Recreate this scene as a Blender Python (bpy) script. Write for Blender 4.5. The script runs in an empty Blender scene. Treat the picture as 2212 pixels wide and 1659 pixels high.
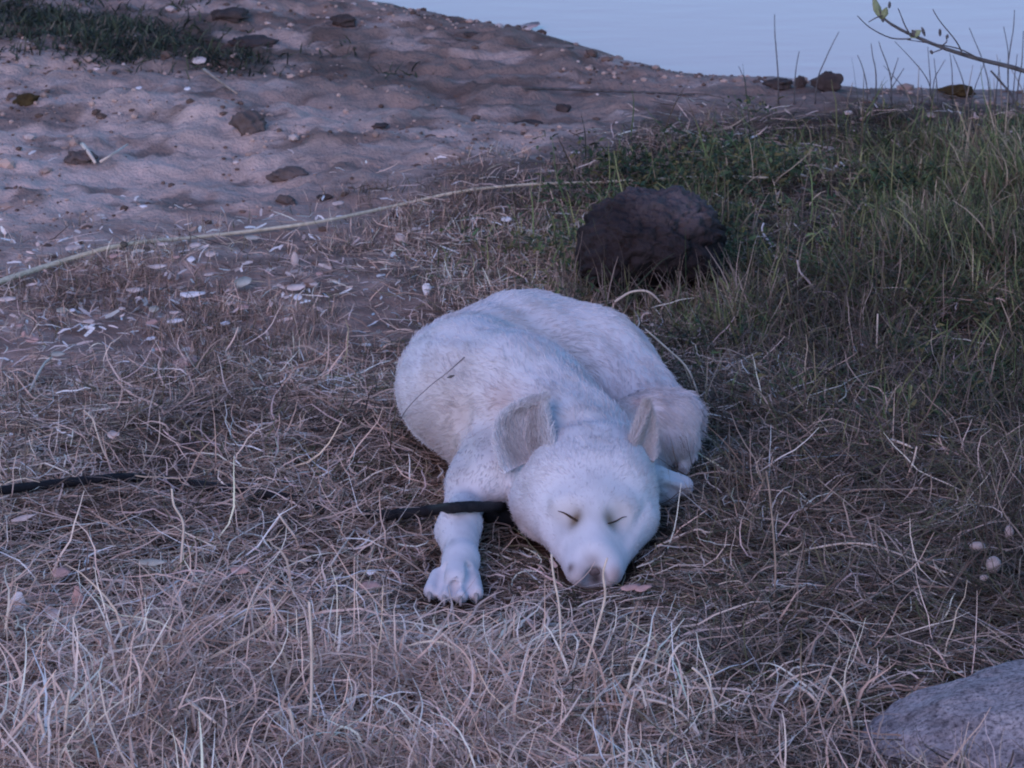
import bpy, math
import numpy as np
from mathutils import Vector

# ------------------------------------------------------------------ camera, sky, sun, exposure
S = bpy.context.scene
CH, PITCH, HF = 1.49, math.radians(17.0), math.radians(14.0)
cam_d = bpy.data.cameras.new('camera')
cam = bpy.data.objects.new('camera', cam_d)
S.collection.objects.link(cam)
cam.location = (0, 0, CH)
cam.rotation_euler = (math.pi / 2 - PITCH, 0, 0)
cam_d.sensor_width = 36
cam_d.lens = 18 / math.tan(HF / 2)
cam_d.clip_end = 2000
cam_d.dof.use_dof = True
cam_d.dof.focus_distance = 4.5
cam_d.dof.aperture_fstop = 32.0
S.camera = cam
W = bpy.data.worlds.new('World'); S.world = W; W.use_nodes = True
nt = W.node_tree; nt.nodes.clear()
SUN_EL, SUN_ROT = math.radians(24), math.radians(205)
sky = nt.nodes.new('ShaderNodeTexSky'); sky.sky_type = 'NISHITA'; sky.sun_disc = False
sky.sun_elevation = SUN_EL; sky.sun_rotation = SUN_ROT
sky.air_density = 1.0; sky.dust_density = 0.0; sky.ozone_density = 6.0
bg = nt.nodes.new('ShaderNodeBackground'); bg.inputs['Strength'].default_value = 0.15
wo = nt.nodes.new('ShaderNodeOutputWorld')
nt.links.new(sky.outputs[0], bg.inputs[0]); nt.links.new(bg.outputs[0], wo.inputs[0])
sl = bpy.data.lights.new('sun', 'SUN'); sl.energy = 1.0; sl.angle = math.radians(40)
sl.color = (1.0, 0.66, 0.72)
sun = bpy.data.objects.new('sun', sl); S.collection.objects.link(sun)
sd = Vector((math.sin(SUN_ROT) * math.cos(SUN_EL), math.cos(SUN_ROT) * math.cos(SUN_EL), math.sin(SUN_EL)))
sun.rotation_euler = sd.to_track_quat('Z', 'Y').to_euler()
S.view_settings.view_transform = 'Standard'; S.view_settings.look = 'None'
S.view_settings.gamma = 1.0; S.view_settings.use_curve_mapping = False
S.view_settings.exposure = 0.68
S.render.engine = 'CYCLES'
S.cycles.pixel_filter_type = 'BLACKMAN_HARRIS'; S.cycles.filter_width = 2.0
S.cycles.max_bounces = 8; S.cycles.diffuse_bounces = 5

rng = np.random.default_rng(7)
KP = math.tan(HF / 2) / 1106.0
cP, sP = math.cos(PITCH), math.sin(PITCH)

# ------------------------------------------------------------------ noise and the ground's shape
def _h(ix, iy, s):
    n = (ix.astype(np.int64) * 374761393 + iy.astype(np.int64) * 668265263 + s * 1274126177) & 0x7fffffff
    n = (n ^ (n >> 13)) * 1274126177 & 0x7fffffff
    n = (n ^ (n >> 16)) & 0xffffff
    return n / float(0xffffff)
def vnoise(x, y, s=0):
    x = np.asarray(x, float); y = np.asarray(y, float)
    ix = np.floor(x); iy = np.floor(y); fx = x - ix; fy = y - iy
    fx = fx * fx * (3 - 2 * fx); fy = fy * fy * (3 - 2 * fy)
    ix = ix.astype(np.int64); iy = iy.astype(np.int64)
    a = _h(ix, iy, s); b = _h(ix + 1, iy, s); c = _h(ix, iy + 1, s); d = _h(ix + 1, iy + 1, s)
    return (a + (b - a) * fx) * (1 - fy) + (c + (d - c) * fx) * fy
def fbm(x, y, s=0, o=4):
    v = 0; a = 0.5; t = 0
    for i in range(o):
        v = v + a * vnoise(x, y, s + i * 17); t += a; a *= .5; x = x * 2.03 + 3.1; y = y * 2.03 + 1.7
    return v / t
def ray(px, py):
    X = (px - 1106) * KP; V = -(py - 829.5) * KP
    return np.array((X, cP + V * sP, -sP + V * cP))
def flat(px, py, z=0.0):            # where a line of sight meets the level z
    d = ray(px, py); t = (z - CH) / d[2]
    return np.array((d[0] * t, d[1] * t, z))
def atY(px, py, y):
    d = ray(px, py); t = y / d[1]
    return np.array((d[0] * t, y, CH + d[2] * t))
def proj(x, y, z):                  # world -> place in the photograph, to look up the ground cover of a spot
    zz = z - CH
    f = y * cP - zz * sP; v = y * sP + zz * cP
    f = np.where(np.abs(f) < 1e-3, 1e-3, f)
    return 1106 + x / f / KP, 829.5 - v / f / KP

WATER_Z = -0.05
SH = np.array([flat(*p, WATER_Z)[:2] for p in [(400, -75), (740, -12), (800, 13), (900, 30), (1080, 73), (1270, 106), (1430, 150), (1600, 180), (1700, 186), (1830, 197), (2000, 206), (2212, 216), (2600, 230)]])
SH = np.vstack([[-30, 34], SH[:], [30, 2.0]])
o = np.argsort(SH[:, 0]); SH = SH[o]
def shore_y(x):
    return np.interp(x, SH[:, 0], SH[:, 1])
def sand_line(px):                  # the edge between bare sand and dead grass, as a row of the photograph
    return np.interp(px, [-600, 0, 350, 700, 1000, 1180, 1350, 1550, 1850, 2212, 2900], [700, 560, 490, 455, 400, 365, 290, 245, 232, 225, 220])
def height(x, y):
    x = np.asarray(x, float); y = np.asarray(y, float)
    d = (shore_y(x) - y) * 0.8
    d = d + (fbm(x * 5, y * 5, 3) - .5) * 0.12
    base = np.where(d > 0, WATER_Z + 0.055 * (1 - np.exp(-np.clip(d, 0, 50) / 0.12)), WATER_Z + np.maximum(d * .35, -1.2))
    px, py = proj(x, y, 0 * x)
    sandy = 1 / (1 + np.exp((py - sand_line(px)) / 22.0))
    near = np.clip(d / .25, 0, 1)
    h = base
    h = h + near * (fbm(x * 2.2, y * 2.2, 11, 3) - .5) * 0.05
    clod = fbm(x * 11, y * 15, 21, 4)
    ridge = np.abs(fbm(x * 6 + 5, y * 9, 31, 4) - .5) * 2
    h = h + near * sandy * ((clod - .5) * 0.034 - (1 - ridge) ** 5 * 0.010 + np.abs(fbm(x * 24, y * 30, 71, 4) - .5) * 0.026 + (fbm(x * 60, y * 60, 73, 2) - .5) * .006)
    h = h + near * (1 - sandy) * (fbm(x * 12, y * 12, 41, 3) - .5) * 0.012
    # hollow under the dog, kept level
    r = np.sqrt(((x - .04) / .36) ** 2 + ((y - 4.38) / .42) ** 2)
    w = np.clip(1.6 - r, 0, 1)
    return h * (1 - w) + w * (-.004)
def ground(px, py, dz=0.0):         # point of the ground seen at that place of the photograph
    d = ray(px, py); t = -CH / d[2]
    for _ in range(12):
        p = d * t
        h = float(height(np.array([p[0]]), np.array([p[1]]))[0])
        t = (h - CH) / d[2]
    p = d * t
    return np.array((p[0], p[1], float(height(np.array([p[0]]), np.array([p[1]]))[0]) + dz))

# ------------------------------------------------------------------ helpers
def mesh(name, v, f, mats, parent=None, loc=(0, 0, 0), smooth=True, col=None):
    v = np.asarray(v, np.float32) - np.asarray(loc, np.float32)
    me = bpy.data.meshes.new(name)
    if isinstance(f, np.ndarray):
        n = f.shape[1]
        me.vertices.add(len(v)); me.vertices.foreach_set('co', v.ravel())
        me.loops.add(f.size); me.loops.foreach_set('vertex_index', f.astype(np.int32).ravel())
        me.polygons.add(len(f)); me.polygons.foreach_set('loop_start', np.arange(0, f.size, n, dtype=np.int32))
        me.update(calc_edges=True)
    else:
        me.from_pydata([tuple(map(float, q)) for q in v], [], f); me.update()
    if col is not None:
        a = me.color_attributes.new('Col', 'FLOAT_COLOR', 'POINT')
        c = np.ones((len(v), 4), np.float32); c[:, :3] = col
        a.data.foreach_set('color', c.ravel())
    me.polygons.foreach_set('use_smooth', np.full(len(me.polygons), smooth))
    for m in (mats if isinstance(mats, (list, tuple)) else [mats]): me.materials.append(m)
    ob = bpy.data.objects.new(name, me); S.collection.objects.link(ob)
    ob.location = loc
    if parent is not None:
        ob.parent = parent
        ob.location = Vector(loc) - parent.location
    return ob
def tag(ob, label=None, cat=None, group=None, kind=None):
    if label: ob['label'] = label
    if cat: ob['category'] = cat
    if group: ob['group'] = group
    if kind: ob['kind'] = kind
    return ob
def empty(name, loc):
    ob = bpy.data.objects.new(name, None); S.collection.objects.link(ob); ob.location = loc
    ob.empty_display_size = .02
    return ob
def tube(pts, rad, n=6, rough=0.0, sub=4):
    """smooth tube through the points: verts, quads"""
    pts = np.asarray(pts, float); rad = np.broadcast_to(np.asarray(rad, float), (len(pts),))
    t = np.linspace(0, len(pts) - 1, (len(pts) - 1) * sub + 1)
    P = []; R = []
    for q in t:
        i = min(int(q), len(pts) - 2); u = q - i
        p0 = pts[max(i - 1, 0)]; p1 = pts[i]; p2 = pts[i + 1]; p3 = pts[min(i + 2, len(pts) - 1)]
        P.append(.5 * ((2 * p1) + (-p0 + p2) * u + (2 * p0 - 5 * p1 + 4 * p2 - p3) * u * u + (-p0 + 3 * p1 - 3 * p2 + p3) * u ** 3))
        R.append(rad[i] * (1 - u) + rad[i + 1] * u)
    P = np.array(P); R = np.array(R)
    T = np.gradient(P, axis=0); T /= np.linalg.norm(T, axis=1)[:, None] + 1e-9
    ref = np.array((0.3, 0.2, 1.0)) if abs(T[:, 2]).mean() < .8 else np.array((0.2, 1.0, .1))
    A = np.cross(T, ref); A /= np.linalg.norm(A, axis=1)[:, None] + 1e-9
    B = np.cross(T, A)
    v = []
    for k in range(n):
        a = 2 * math.pi * k / n
        rr = R * (1 + rough * (rng.random(len(R)) - .5))
        v.append(P + (A * math.cos(a) + B * math.sin(a)) * rr[:, None])
    m = len(P); v = np.stack(v, 1).reshape(-1, 3)
    f = [(i * n + k, i * n + (k + 1) % n, (i + 1) * n + (k + 1) % n, (i + 1) * n + k) for i in range(m - 1) for k in range(n)]
    f.append(tuple(range(n))[::-1]); f.append(tuple((m - 1) * n + k for k in range(n)))
    return v, f
def merge(parts):
    V = []; F = []; o = 0
    for v, f in parts:
        V.append(np.asarray(v)); F += [tuple(i + o for i in q) for q in f]; o += len(v)
    return np.vstack(V), F
_ico = None
def blob(c, r, seed, amp=.25, freq=1.6, sub=3, flatb=None, sharp=False):
    """rounded lump with facets; r = 3 radii"""
    global _ico
    import bmesh
    if _ico is None: _ico = {}
    if sub not in _ico:
        bm = bmesh.new(); bmesh.ops.create_icosphere(bm, subdivisions=sub, radius=1)
        _ico[sub] = (np.array([q.co[:] for q in bm.verts]), [tuple(x.index for x in q.verts) for q in bm.faces]); bm.free()
    v, f = _ico[sub]; v = v.copy()
    g = np.random.default_rng(seed)
    if sharp:
        for _ in range(9):
            n = g.normal(size=3); n /= np.linalg.norm(n); h = g.uniform(.62, .9)
            dd = v @ n - h; v = v - np.where(dd > 0, dd, 0)[:, None] * n * .92
    q = v * freq + g.uniform(0, 50, 3)
    nz = (fbm(q[:, 0] + q[:, 2] * .7, q[:, 1] - q[:, 2] * .6, seed % 97, 4) + fbm(q[:, 2] + 9, q[:, 0] * .8 - q[:, 1] * .5, seed % 89, 4)) - 1
    v = v * (1 + amp * nz)[:, None] * np.asarray(r)
    return v + np.asarray(c), f

# ------------------------------------------------------------------ materials
def mat(name, rough=.8, spec=.2):
    m = bpy.data.materials.new(name); m.use_nodes = True
    b = m.node_tree.nodes['Principled BSDF']
    b.inputs['Roughness'].default_value = rough; b.inputs['Specular IOR Level'].default_value = spec
    return m, m.node_tree, b
def ramp(nt, stops):
    r = nt.nodes.new('ShaderNodeValToRGB')
    el = r.color_ramp.elements
    while len(el) < len(stops): el.new(.5)
    for e, (p, c) in zip(el, stops): e.position = p; e.color = (*c, 1)
    return r
def noise_mat(name, scale, stops, rough=.85, spec=.15, bump=.3, bscale=None, dist=.002, detail=8):
    m, nt, b = mat(name, rough, spec)
    tc = nt.nodes.new('ShaderNodeTexCoord')
    n = nt.nodes.new('ShaderNodeTexNoise'); n.inputs['Scale'].default_value = scale; n.inputs['Detail'].default_value = detail
    nt.links.new(tc.outputs['Object'], n.inputs['Vector'])
    r = ramp(nt, stops); nt.links.new(n.outputs['Fac'], r.inputs[0]); nt.links.new(r.outputs[0], b.inputs['Base Color'])
    n2 = nt.nodes.new('ShaderNodeTexNoise'); n2.inputs['Scale'].default_value = bscale or scale * 4; n2.inputs['Detail'].default_value = 6
    nt.links.new(tc.outputs['Object'], n2.inputs['Vector'])
    bp = nt.nodes.new('ShaderNodeBump'); bp.inputs['Strength'].default_value = bump; bp.inputs['Distance'].default_value = dist
    nt.links.new(n2.outputs['Fac'], bp.inputs['Height']); nt.links.new(bp.outputs[0], b.inputs['Normal'])
    return m
def attr_mat(name, rough=.75, spec=.2, transl=0.0):
    m, nt, b = mat(name, rough, spec)
    a = nt.nodes.new('ShaderNodeAttribute'); a.attribute_name = 'Col'
    nt.links.new(a.outputs['Color'], b.inputs['Base Color'])
    if transl:
        tr = nt.nodes.new('ShaderNodeBsdfTranslucent'); mx = nt.nodes.new('ShaderNodeMixShader'); mx.inputs[0].default_value = transl
        nt.links.new(a.outputs['Color'], tr.inputs['Color'])
        out = [q for q in nt.nodes if q.type == 'OUTPUT_MATERIAL'][0]
        nt.links.new(b.outputs[0], mx.inputs[1]); nt.links.new(tr.outputs[0], mx.inputs[2]); nt.links.new(mx.outputs[0], out.inputs[0])
    return m
M_blade = attr_mat('dry_blade', .7, .25, .25)
M_fur = attr_mat('white_fur', .65, .12)
M_skin = attr_mat('coat_skin', .8, .1)
M_dark = noise_mat('dark_rock', 30, [(.3, (.02, .015, .014)), (.7, (.05, .038, .036))], bump=.9, bscale=180, dist=.004)
M_granite, ng_, bg_ = mat('grey_granite', .9, .15)
tg_ = ng_.nodes.new('ShaderNodeTexCoord')
def gn_(sc, det=8):
    n_ = ng_.nodes.new('ShaderNodeTexNoise'); n_.inputs['Scale'].default_value = sc; n_.inputs['Detail'].default_value = det; n_.inputs['Roughness'].default_value = .7
    ng_.links.new(tg_.outputs['Object'], n_.inputs['Vector']); return n_
a1 = gn_(28); a2 = gn_(230); r1 = ramp(ng_, [(.35, (.18, .155, .165)), (.5, (.36, .315, .33)), (.68, (.50, .44, .45))]); r2 = ramp(ng_, [(.38, (.35, .33, .36)), (.5, (1, 1, 1)), (.66, (1.35, 1.3, 1.3))])
ng_.links.new(a1.outputs['Fac'], r1.inputs[0]); ng_.links.new(a2.outputs['Fac'], r2.inputs[0])
mg_ = ng_.nodes.new('ShaderNodeMix'); mg_.data_type = 'RGBA'; mg_.blend_type = 'MULTIPLY'; mg_.inputs[0].default_value = 1
ng_.links.new(r1.outputs[0], mg_.inputs[6]); ng_.links.new(r2.outputs[0], mg_.inputs[7]); ng_.links.new(mg_.outputs[2], bg_.inputs['Base Color'])
bm_ = ng_.nodes.new('ShaderNodeBump'); bm_.inputs['Strength'].default_value = 1; bm_.inputs['Distance'].default_value = .006
a3 = gn_(110, 10); ng_.links.new(a3.outputs['Fac'], bm_.inputs['Height']); ng_.links.new(bm_.outputs[0], bg_.inputs['Normal'])
M_clod = noise_mat('earth_clod', 40, [(.3, (.075, .056, .05)), (.75, (.17, .13, .12))], bump=.8, bscale=200, dist=.002)
M_darkclod = noise_mat('dark_clod', 40, [(.3, (.035, .027, .026)), (.75, (.09, .068, .063))], bump=.8, bscale=200, dist=.002)
M_palestone = noise_mat('pale_stone', 40, [(.3, (.3, .26, .24)), (.75, (.5, .45, .42))], bump=.5, bscale=200, dist=.001)
M_ochre = noise_mat('ochre_fragment', 60, [(.3, (.03, .021, .010)), (.75, (.085, .058, .024))], bump=.6)
M_straw = noise_mat('pale_straw', 80, [(.3, (.50, .40, .33)), (.75, (.80, .68, .57))], .6, .3, .3, 300, .0005)
M_straw2 = noise_mat('brown_straw', 80, [(.3, (.22, .165, .13)), (.75, (.42, .32, .26))], .6, .3, .3, 300, .0005)
M_twig = noise_mat('grey_twig', 90, [(.3, (.05, .045, .045)), (.75, (.13, .12, .12))], .7, .3, .5, 300, .0008)
M_cord = noise_mat('pale_cord', 120, [(.3, (.48, .41, .29)), (.75, (.74, .65, .50))], .6, .3, .5, 600, .001)
M_knot = noise_mat('knot', 120, [(.3, (.06, .055, .05)), (.75, (.13, .12, .10))])
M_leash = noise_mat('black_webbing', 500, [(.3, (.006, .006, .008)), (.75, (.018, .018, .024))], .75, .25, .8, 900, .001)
M_nose = noise_mat('nose_leather', 120, [(.3, (.07, .055, .058)), (.75, (.24, .20, .21))], .55, .35, .6, 900, .001)
M_eye = noise_mat('eyelid_slit', 200, [(.3, (.03, .018, .012)), (.75, (.09, .055, .035))])
M_claw = noise_mat('claw_horn', 200, [(.3, (.30, .26, .25)), (.75, (.45, .41, .40))], .5, .4)
M_paleleaf = noise_mat('pale_leaf', 60, [(.3, (.42, .35, .33)), (.75, (.72, .63, .60))], .7, .2, .6, 200, .001)
M_white = noise_mat('white_leaf', 60, [(.3, (.62, .62, .66)), (.75, (.8, .8, .82))], .7, .2, .6, 200, .001)
M_bud = noise_mat('bud', 150, [(.3, (.07, .065, .07)), (.75, (.16, .15, .15))])
M_greenleaf = noise_mat('grey_green_leaf', 80, [(.3, (.16, .2, .11)), (.75, (.34, .38, .22))], .6, .3, .4, 200, .001)

# ------------------------------------------------------------------ ground sheet
def axis(lo, hi, a, b, st):
    mid = list(np.arange(a, b + st / 2, st)); out = []
    x = a; s = st
    while x > lo: s *= 1.25; x -= s; out.append(max(x, lo))
    out = out[::-1] + mid; x = mid[-1]; s = st
    while x < hi: s *= 1.25; x += s; out.append(min(x, hi))
    return np.array(out)
gx = axis(-260, 260, -1.3, 1.3, .0075); gy = axis(-60, 400, 3.4, 7.8, .0075)
GX, GY = np.meshgrid(gx, gy); Z = height(GX, GY)
nx, ny = len(gx), len(gy)
idx = np.arange(nx * ny).reshape(ny, nx)
F = np.stack([idx[:-1, :-1], idx[:-1, 1:], idx[1:, 1:], idx[1:, :-1]], -1).reshape(-1, 4)
V = np.stack([GX, GY, Z], -1).reshape(-1, 3)
px, py = proj(V[:, 0], V[:, 1], 0 * V[:, 0])
jit = (fbm(V[:, 0] * 7, V[:, 1] * 7, 5, 4) - .5) * 150
sandy = 1 / (1 + np.exp((py - sand_line(px) + jit) / 16.0))
def lerp(a, b, t): return a + (b - a) * np.clip(t, 0, 1)[:, None]
A = lambda *c: np.array(c, float)
n1 = fbm(V[:, 0] * 3.5, V[:, 1] * 4.5, 51, 5); n2 = fbm(V[:, 0] * 16, V[:, 1] * 22, 61, 4); n3 = fbm(V[:, 0] * 60, V[:, 1] * 60, 81, 3)
sand = lerp(A(.27, .202, .178), A(.50, .378, .333), (n1 - .3) * 2.2)
# pale dusty area at the left, darker brown earth towards the water and in the middle
pale = np.exp(-(((px + 50) / 650) ** 2 + ((py - 330) / 170) ** 2))
sand = lerp(sand, A(.68, .515, .455) + 0 * sand, pale * .7)
earth = np.exp(-(((px - 900) / 700) ** 2 + ((py - 90) / 150) ** 2)) * .85 + np.exp(-(((px - 1500) / 500) ** 2 + ((py - 230) / 60) ** 2)) * .4
sand = lerp(sand, A(.22, .152, .125) + 0 * sand, earth * (.5 + n1))
weed = np.exp(-(((px - 330) / 420) ** 2 + ((py - 75 - .13 * (px - 200)) / 55) ** 2))
sand = lerp(sand, A(.05, .045, .036) + 0 * sand, weed * 1.1 * (n2 + .4))
sand = lerp(sand, A(.10, .07, .06) + 0 * sand, np.clip((fbm(V[:, 0] * 13, V[:, 1] * 16, 64, 6) - .53) * 8, 0, 1) * .65)
sand = lerp(sand, A(.62, .48, .43) + 0 * sand, np.clip((fbm(V[:, 0] * 11, V[:, 1] * 14, 65, 5) - .58) * 8, 0, 1) * .45)
sand = sand * (.8 + .4 * n3)[:, None]
soil = lerp(A(.045, .031, .025), A(.12, .082, .065), (n2 - .3) * 2) * (.7 + .6 * n3)[:, None]
turf = lerp(A(.26, .175, .145), A(.60, .42, .36), (n2 - .3) * 2) * (.7 + .6 * n3)[:, None]
tl = 1 / (1 + np.exp((py - 880) / 60)) / (1 + np.exp((px - 900) / 120))
soil = lerp(soil, turf, tl)
wet = np.clip(1 - (shore_y(V[:, 0]) - V[:, 1]) / .16, 0, 1)
col = lerp(soil, sand, sandy)
col = lerp(col, col * .62 + A(.0, .004, .002), wet * .8)
M_ground = attr_mat('earth', .92, .08)
ntg = M_ground.node_tree; bs = ntg.nodes['Principled BSDF']
tc = ntg.nodes.new('ShaderNodeTexCoord')
nn = ntg.nodes.new('ShaderNodeTexNoise'); nn.inputs['Scale'].default_value = 170; nn.inputs['Detail'].default_value = 8
ntg.links.new(tc.outputs['Object'], nn.inputs['Vector'])
bp = ntg.nodes.new('ShaderNodeBump'); bp.inputs['Strength'].default_value = .9; bp.inputs['Distance'].default_value = .005
ntg.links.new(nn.outputs['Fac'], bp.inputs['Height']); ntg.links.new(bp.outputs[0], bs.inputs['Normal'])
gr = mesh('ground', V, F, M_ground, col=col)
gr['kind'] = 'structure'

# water
m, ntw, b = mat('lake_water', .12, .5)
b.inputs['IOR'].default_value = 1.33
b.inputs['Base Color'].default_value = (.64, .36, .28, 1)
tc = ntw.nodes.new('ShaderNodeTexCoord'); mp = ntw.nodes.new('ShaderNodeMapping'); mp.inputs['Scale'].default_value = (3, 9, 3)
nn = ntw.nodes.new('ShaderNodeTexNoise'); nn.inputs['Scale'].default_value = 2.2; nn.inputs['Detail'].default_value = 4
bp = ntw.nodes.new('ShaderNodeBump'); bp.inputs['Strength'].default_value = .05; bp.inputs['Distance'].default_value = .01
ntw.links.new(tc.outputs['Object'], mp.inputs[0]); ntw.links.new(mp.outputs[0], nn.inputs['Vector'])
ntw.links.new(nn.outputs['Fac'], bp.inputs['Height']); ntw.links.new(bp.outputs[0], b.inputs['Normal'])
wx = np.linspace(-900, 900, 7); wy = np.linspace(4.9, 1500, 7)
WX, WY = np.meshgrid(wx, wy); id2 = np.arange(49).reshape(7, 7)
wf = np.stack([id2[:-1, :-1], id2[:-1, 1:], id2[1:, 1:], id2[1:, :-1]], -1).reshape(-1, 4)
wt = mesh('water', np.stack([WX, WY, WX * 0 + WATER_Z], -1).reshape(-1, 3), wf, m)
wt['kind'] = 'structure'
# ------------------------------------------------------------------ dog: one body grown from a smooth distance field
HX = 0.087
prims = []   # (kind, data, k, flow, length)
def cap(a, b, ra, rb, k=.03, flow=None, ln=.012): prims.append(('c', (np.array(a, float), np.array(b, float), ra, rb), k, np.array(flow if flow is not None else np.array(b) - np.array(a), float), ln))
def ell(c, r, k=.03, flow=(0, 1, 0), ln=.01, rz=0.0): prims.append(('e', (np.array(c, float), np.array(r, float), rz), k, np.array(flow, float), ln))
def body():
    ell((-.005, 4.455, .158), (.022, .034, .020), .024, (-.4, 1, .2), .009, .4)
    ell((.092, 4.655, .128), (.030, .024, .018), .024, (1, -.2, 0), .010)
    # hindquarters, curled round to the right
    cap((-.048, 4.60, .084), (.012, 4.665, .085), .083, .080, .05, (1, .5, 0), .010)
    cap((.015, 4.665, .080), (.100, 4.645, .070), .078, .068, .05, (1, -.2, 0), .011)
    cap((.100, 4.645, .068), (.152, 4.56, .056), .064, .048, .04, (.5, -1, -.2), .012)
    ell((.122, 4.61, .056), (.050, .085, .058), .03, (.3, -1, -.2), .012, .5)
    # torso: chest and shoulders, nearer
    cap((-.044, 4.545, .096), (-.002, 4.47, .098), .080, .079, .012, (-.4, 1, .2), .009)
    ell((-.050, 4.525, .100), (.075, .090, .062), .03, (-.4, 1, 0), .008)
    cap((.0, 4.47, .092), (.060, 4.385, .080), .082, .062, .022, (-.5, 1, .25), .011)
    cap((.05, 4.41, .070), (.105, 4.37, .058), .064, .050, .03, (-.2, 1, .2), .012)
    cap((.028, 4.46, .105), (.085, 4.345, .072), .052, .045, .03, (-.4, 1, .2), .013)
    ell((.02, 4.40, .055), (.062, .065, .055), .02, (-.4, .6, -.3), .010)
    # left shoulder and upper arm
    ell((-.012, 4.428, .086), (.038, .048, .062), .010, (-.3, .4, -.5), .008)
    cap((-.012, 4.42, .085), (-.045, 4.335, .052), .040, .026, .016, (-.3, -1, -.5), .007)
    cap((.0, 4.40, .066), (-.020, 4.335, .058), .045, .032, .02, (-.3, -1, -.5), .007)
    cap((-.045, 4.335, .050), (-.055, 4.315, .036), .026, .018, .012, (-.3, -1, -.5), .006)
    # forearm, wrist, paw
    cap((-.050, 4.315, .034), (-.0555, 4.225, .042), .018, .0205, .010, (0, -1, 0), .006)
    cap((-.0555, 4.225, .042), (-.054, 4.15, .026), .0215, .017, .012, (0, -1, -.1), .005)
    cap((-.066, 4.215, .036), (-.062, 4.185, .030), .017, .012, .008, (0, -1, 0), .005)
    cap((-.054, 4.15, .026), (-.059, 4.105, .017), .019, .019, .010, (-.1, -1, 0), .004)
    for tx, ty in ((-.0840, 4.094), (-.0695, 4.084), (-.0535, 4.081), (-.038, 4.090)):
        cap((tx * .75 - .014, 4.125, .018), (tx, ty, .0125), .0092, .0086, .002, (0, -1, 0), .003)
    # right front paw tucked beneath the head, tip out to the right
    cap((.10, 4.375, .036), (.158, 4.388, .036), .019, .0175, .006, (1, 0, 0), .005)
    cap((.158, 4.388, .036), (.190, 4.397, .028), .0165, .0105, .006, (1, 0, 0), .004)
    cap((.150, 4.385, .020), (.172, 4.392, .016), .011, .009, .004, (1, 0, 0), .004)
    # right hind leg: fluffy knee, shank
    ell((.183, 4.49, .077), (.031, .037, .031), .012, (.7, -.6, .1), .019)
    ell((.186, 4.465, .060), (.021, .025, .023), .010, (.8, -.8, -.4), .016)
    cap((.166, 4.475, .055), (.150, 4.45, .020), .024, .019, .010, (-.1, -.3, -1), .008)
    cap((.196, 4.458, .046), (.192, 4.45, .034), .009, .006, .006, (.3, -.5, -1), .006)
    cap((.120, 4.48, .058), (.155, 4.50, .070), .040, .034, .02, (.6, -.6, 0), .012)
    # head
    ell((HX, 4.290, .062), (.063, .064, .053), .025, (0, 1, .1), .008)
    ell((HX - .038, 4.285, .080), (.028, .040, .030), .02, (-.2, 1, .1), .008)
    ell((HX + .032, 4.285, .080), (.026, .040, .030), .02, (.2, 1, .1), .008)
    ell((HX - .002, 4.325, .073), (.060, .05, .049), .03, (0, 1, .1), .009)
    ell((HX, 4.235, .052), (.046, .045, .035), .022, (0, 1, .3), .006)
    for s in (-1, 1):
        ell((HX + s * .041, 4.272, .048), (.026, .042, .036), .024, (s * .7, 1, 0), .007)
        cap((HX + s * .043, 4.245, .040), (HX + s * .020, 4.170, .020), .026, .014, .018, (s * .5, 1, -.1), .005)
        ell((HX + s * .0180, 4.154, .016), (.0128, .026, .0145), .010, (s * .6, .6, -.4), .003)
        ell((HX + s * .026, 4.222, .065), (.018, .015, .011), .014, (s * .3, 1, .3), .0035)
    ell((HX - .060, 4.285, .046), (.028, .042, .034), .02, (-.6, 1, 0), .009)
    cap((HX, 4.240, .040), (HX, 4.160, .027), .037, .0175, .026, (0, 1, .3), .0035)
    cap((HX, 4.262, .088), (HX, 4.158, .036), .015, .0105, .020, (0, 1, .4), .0035)
    cap((HX, 4.215, .018), (HX, 4.16, .010), .028, .016, .02, (0, 1, -.3), .004)
cuts = []
def P2(x): return x
body()
def pd(pr, X, Y, Zc):
    kind, d = pr[0], pr[1]
    if kind == 'c':
        a, b, ra, rb = d; ab = b - a; L = ab @ ab
        t = np.clip(((X - a[0]) * ab[0] + (Y - a[1]) * ab[1] + (Zc - a[2]) * ab[2]) / L, 0, 1)
        return np.sqrt((X - a[0] - t * ab[0]) ** 2 + (Y - a[1] - t * ab[1]) ** 2 + (Zc - a[2] - t * ab[2]) ** 2) - (ra + (rb - ra) * t)
    c, r, rz = d; cs, sn = math.cos(rz), math.sin(rz)
    x = X - c[0]; y = Y - c[1]; z = Zc - c[2]
    x, y = x * cs + y * sn, -x * sn + y * cs
    k0 = np.sqrt((x / r[0]) ** 2 + (y / r[1]) ** 2 + (z / r[2]) ** 2)
    k1 = np.sqrt((x / r[0] ** 2) ** 2 + (y / r[1] ** 2) ** 2 + (z / r[2] ** 2) ** 2) + 1e-9
    return k0 * (k0 - 1) / k1
ST = .003
ox, oy, oz = -.2, 4.03, -.03
ax = np.arange(ox, .27, ST); ay = np.arange(oy, 4.82, ST); az = np.arange(oz, .24, ST)
FLD = np.full((len(ax), len(ay), len(az)), .5, np.float32)
def bounds(pr, mg=.06):
    d = pr[1]
    if pr[0] == 'c': lo = np.minimum(d[0] - d[2], d[1] - d[3]); hi = np.maximum(d[0] + d[2], d[1] + d[3])
    else: m_ = max(d[1][0], d[1][1]); e = np.array((m_, m_, d[1][2])); lo = d[0] - e; hi = d[0] + e
    return lo - mg, hi + mg
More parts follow.
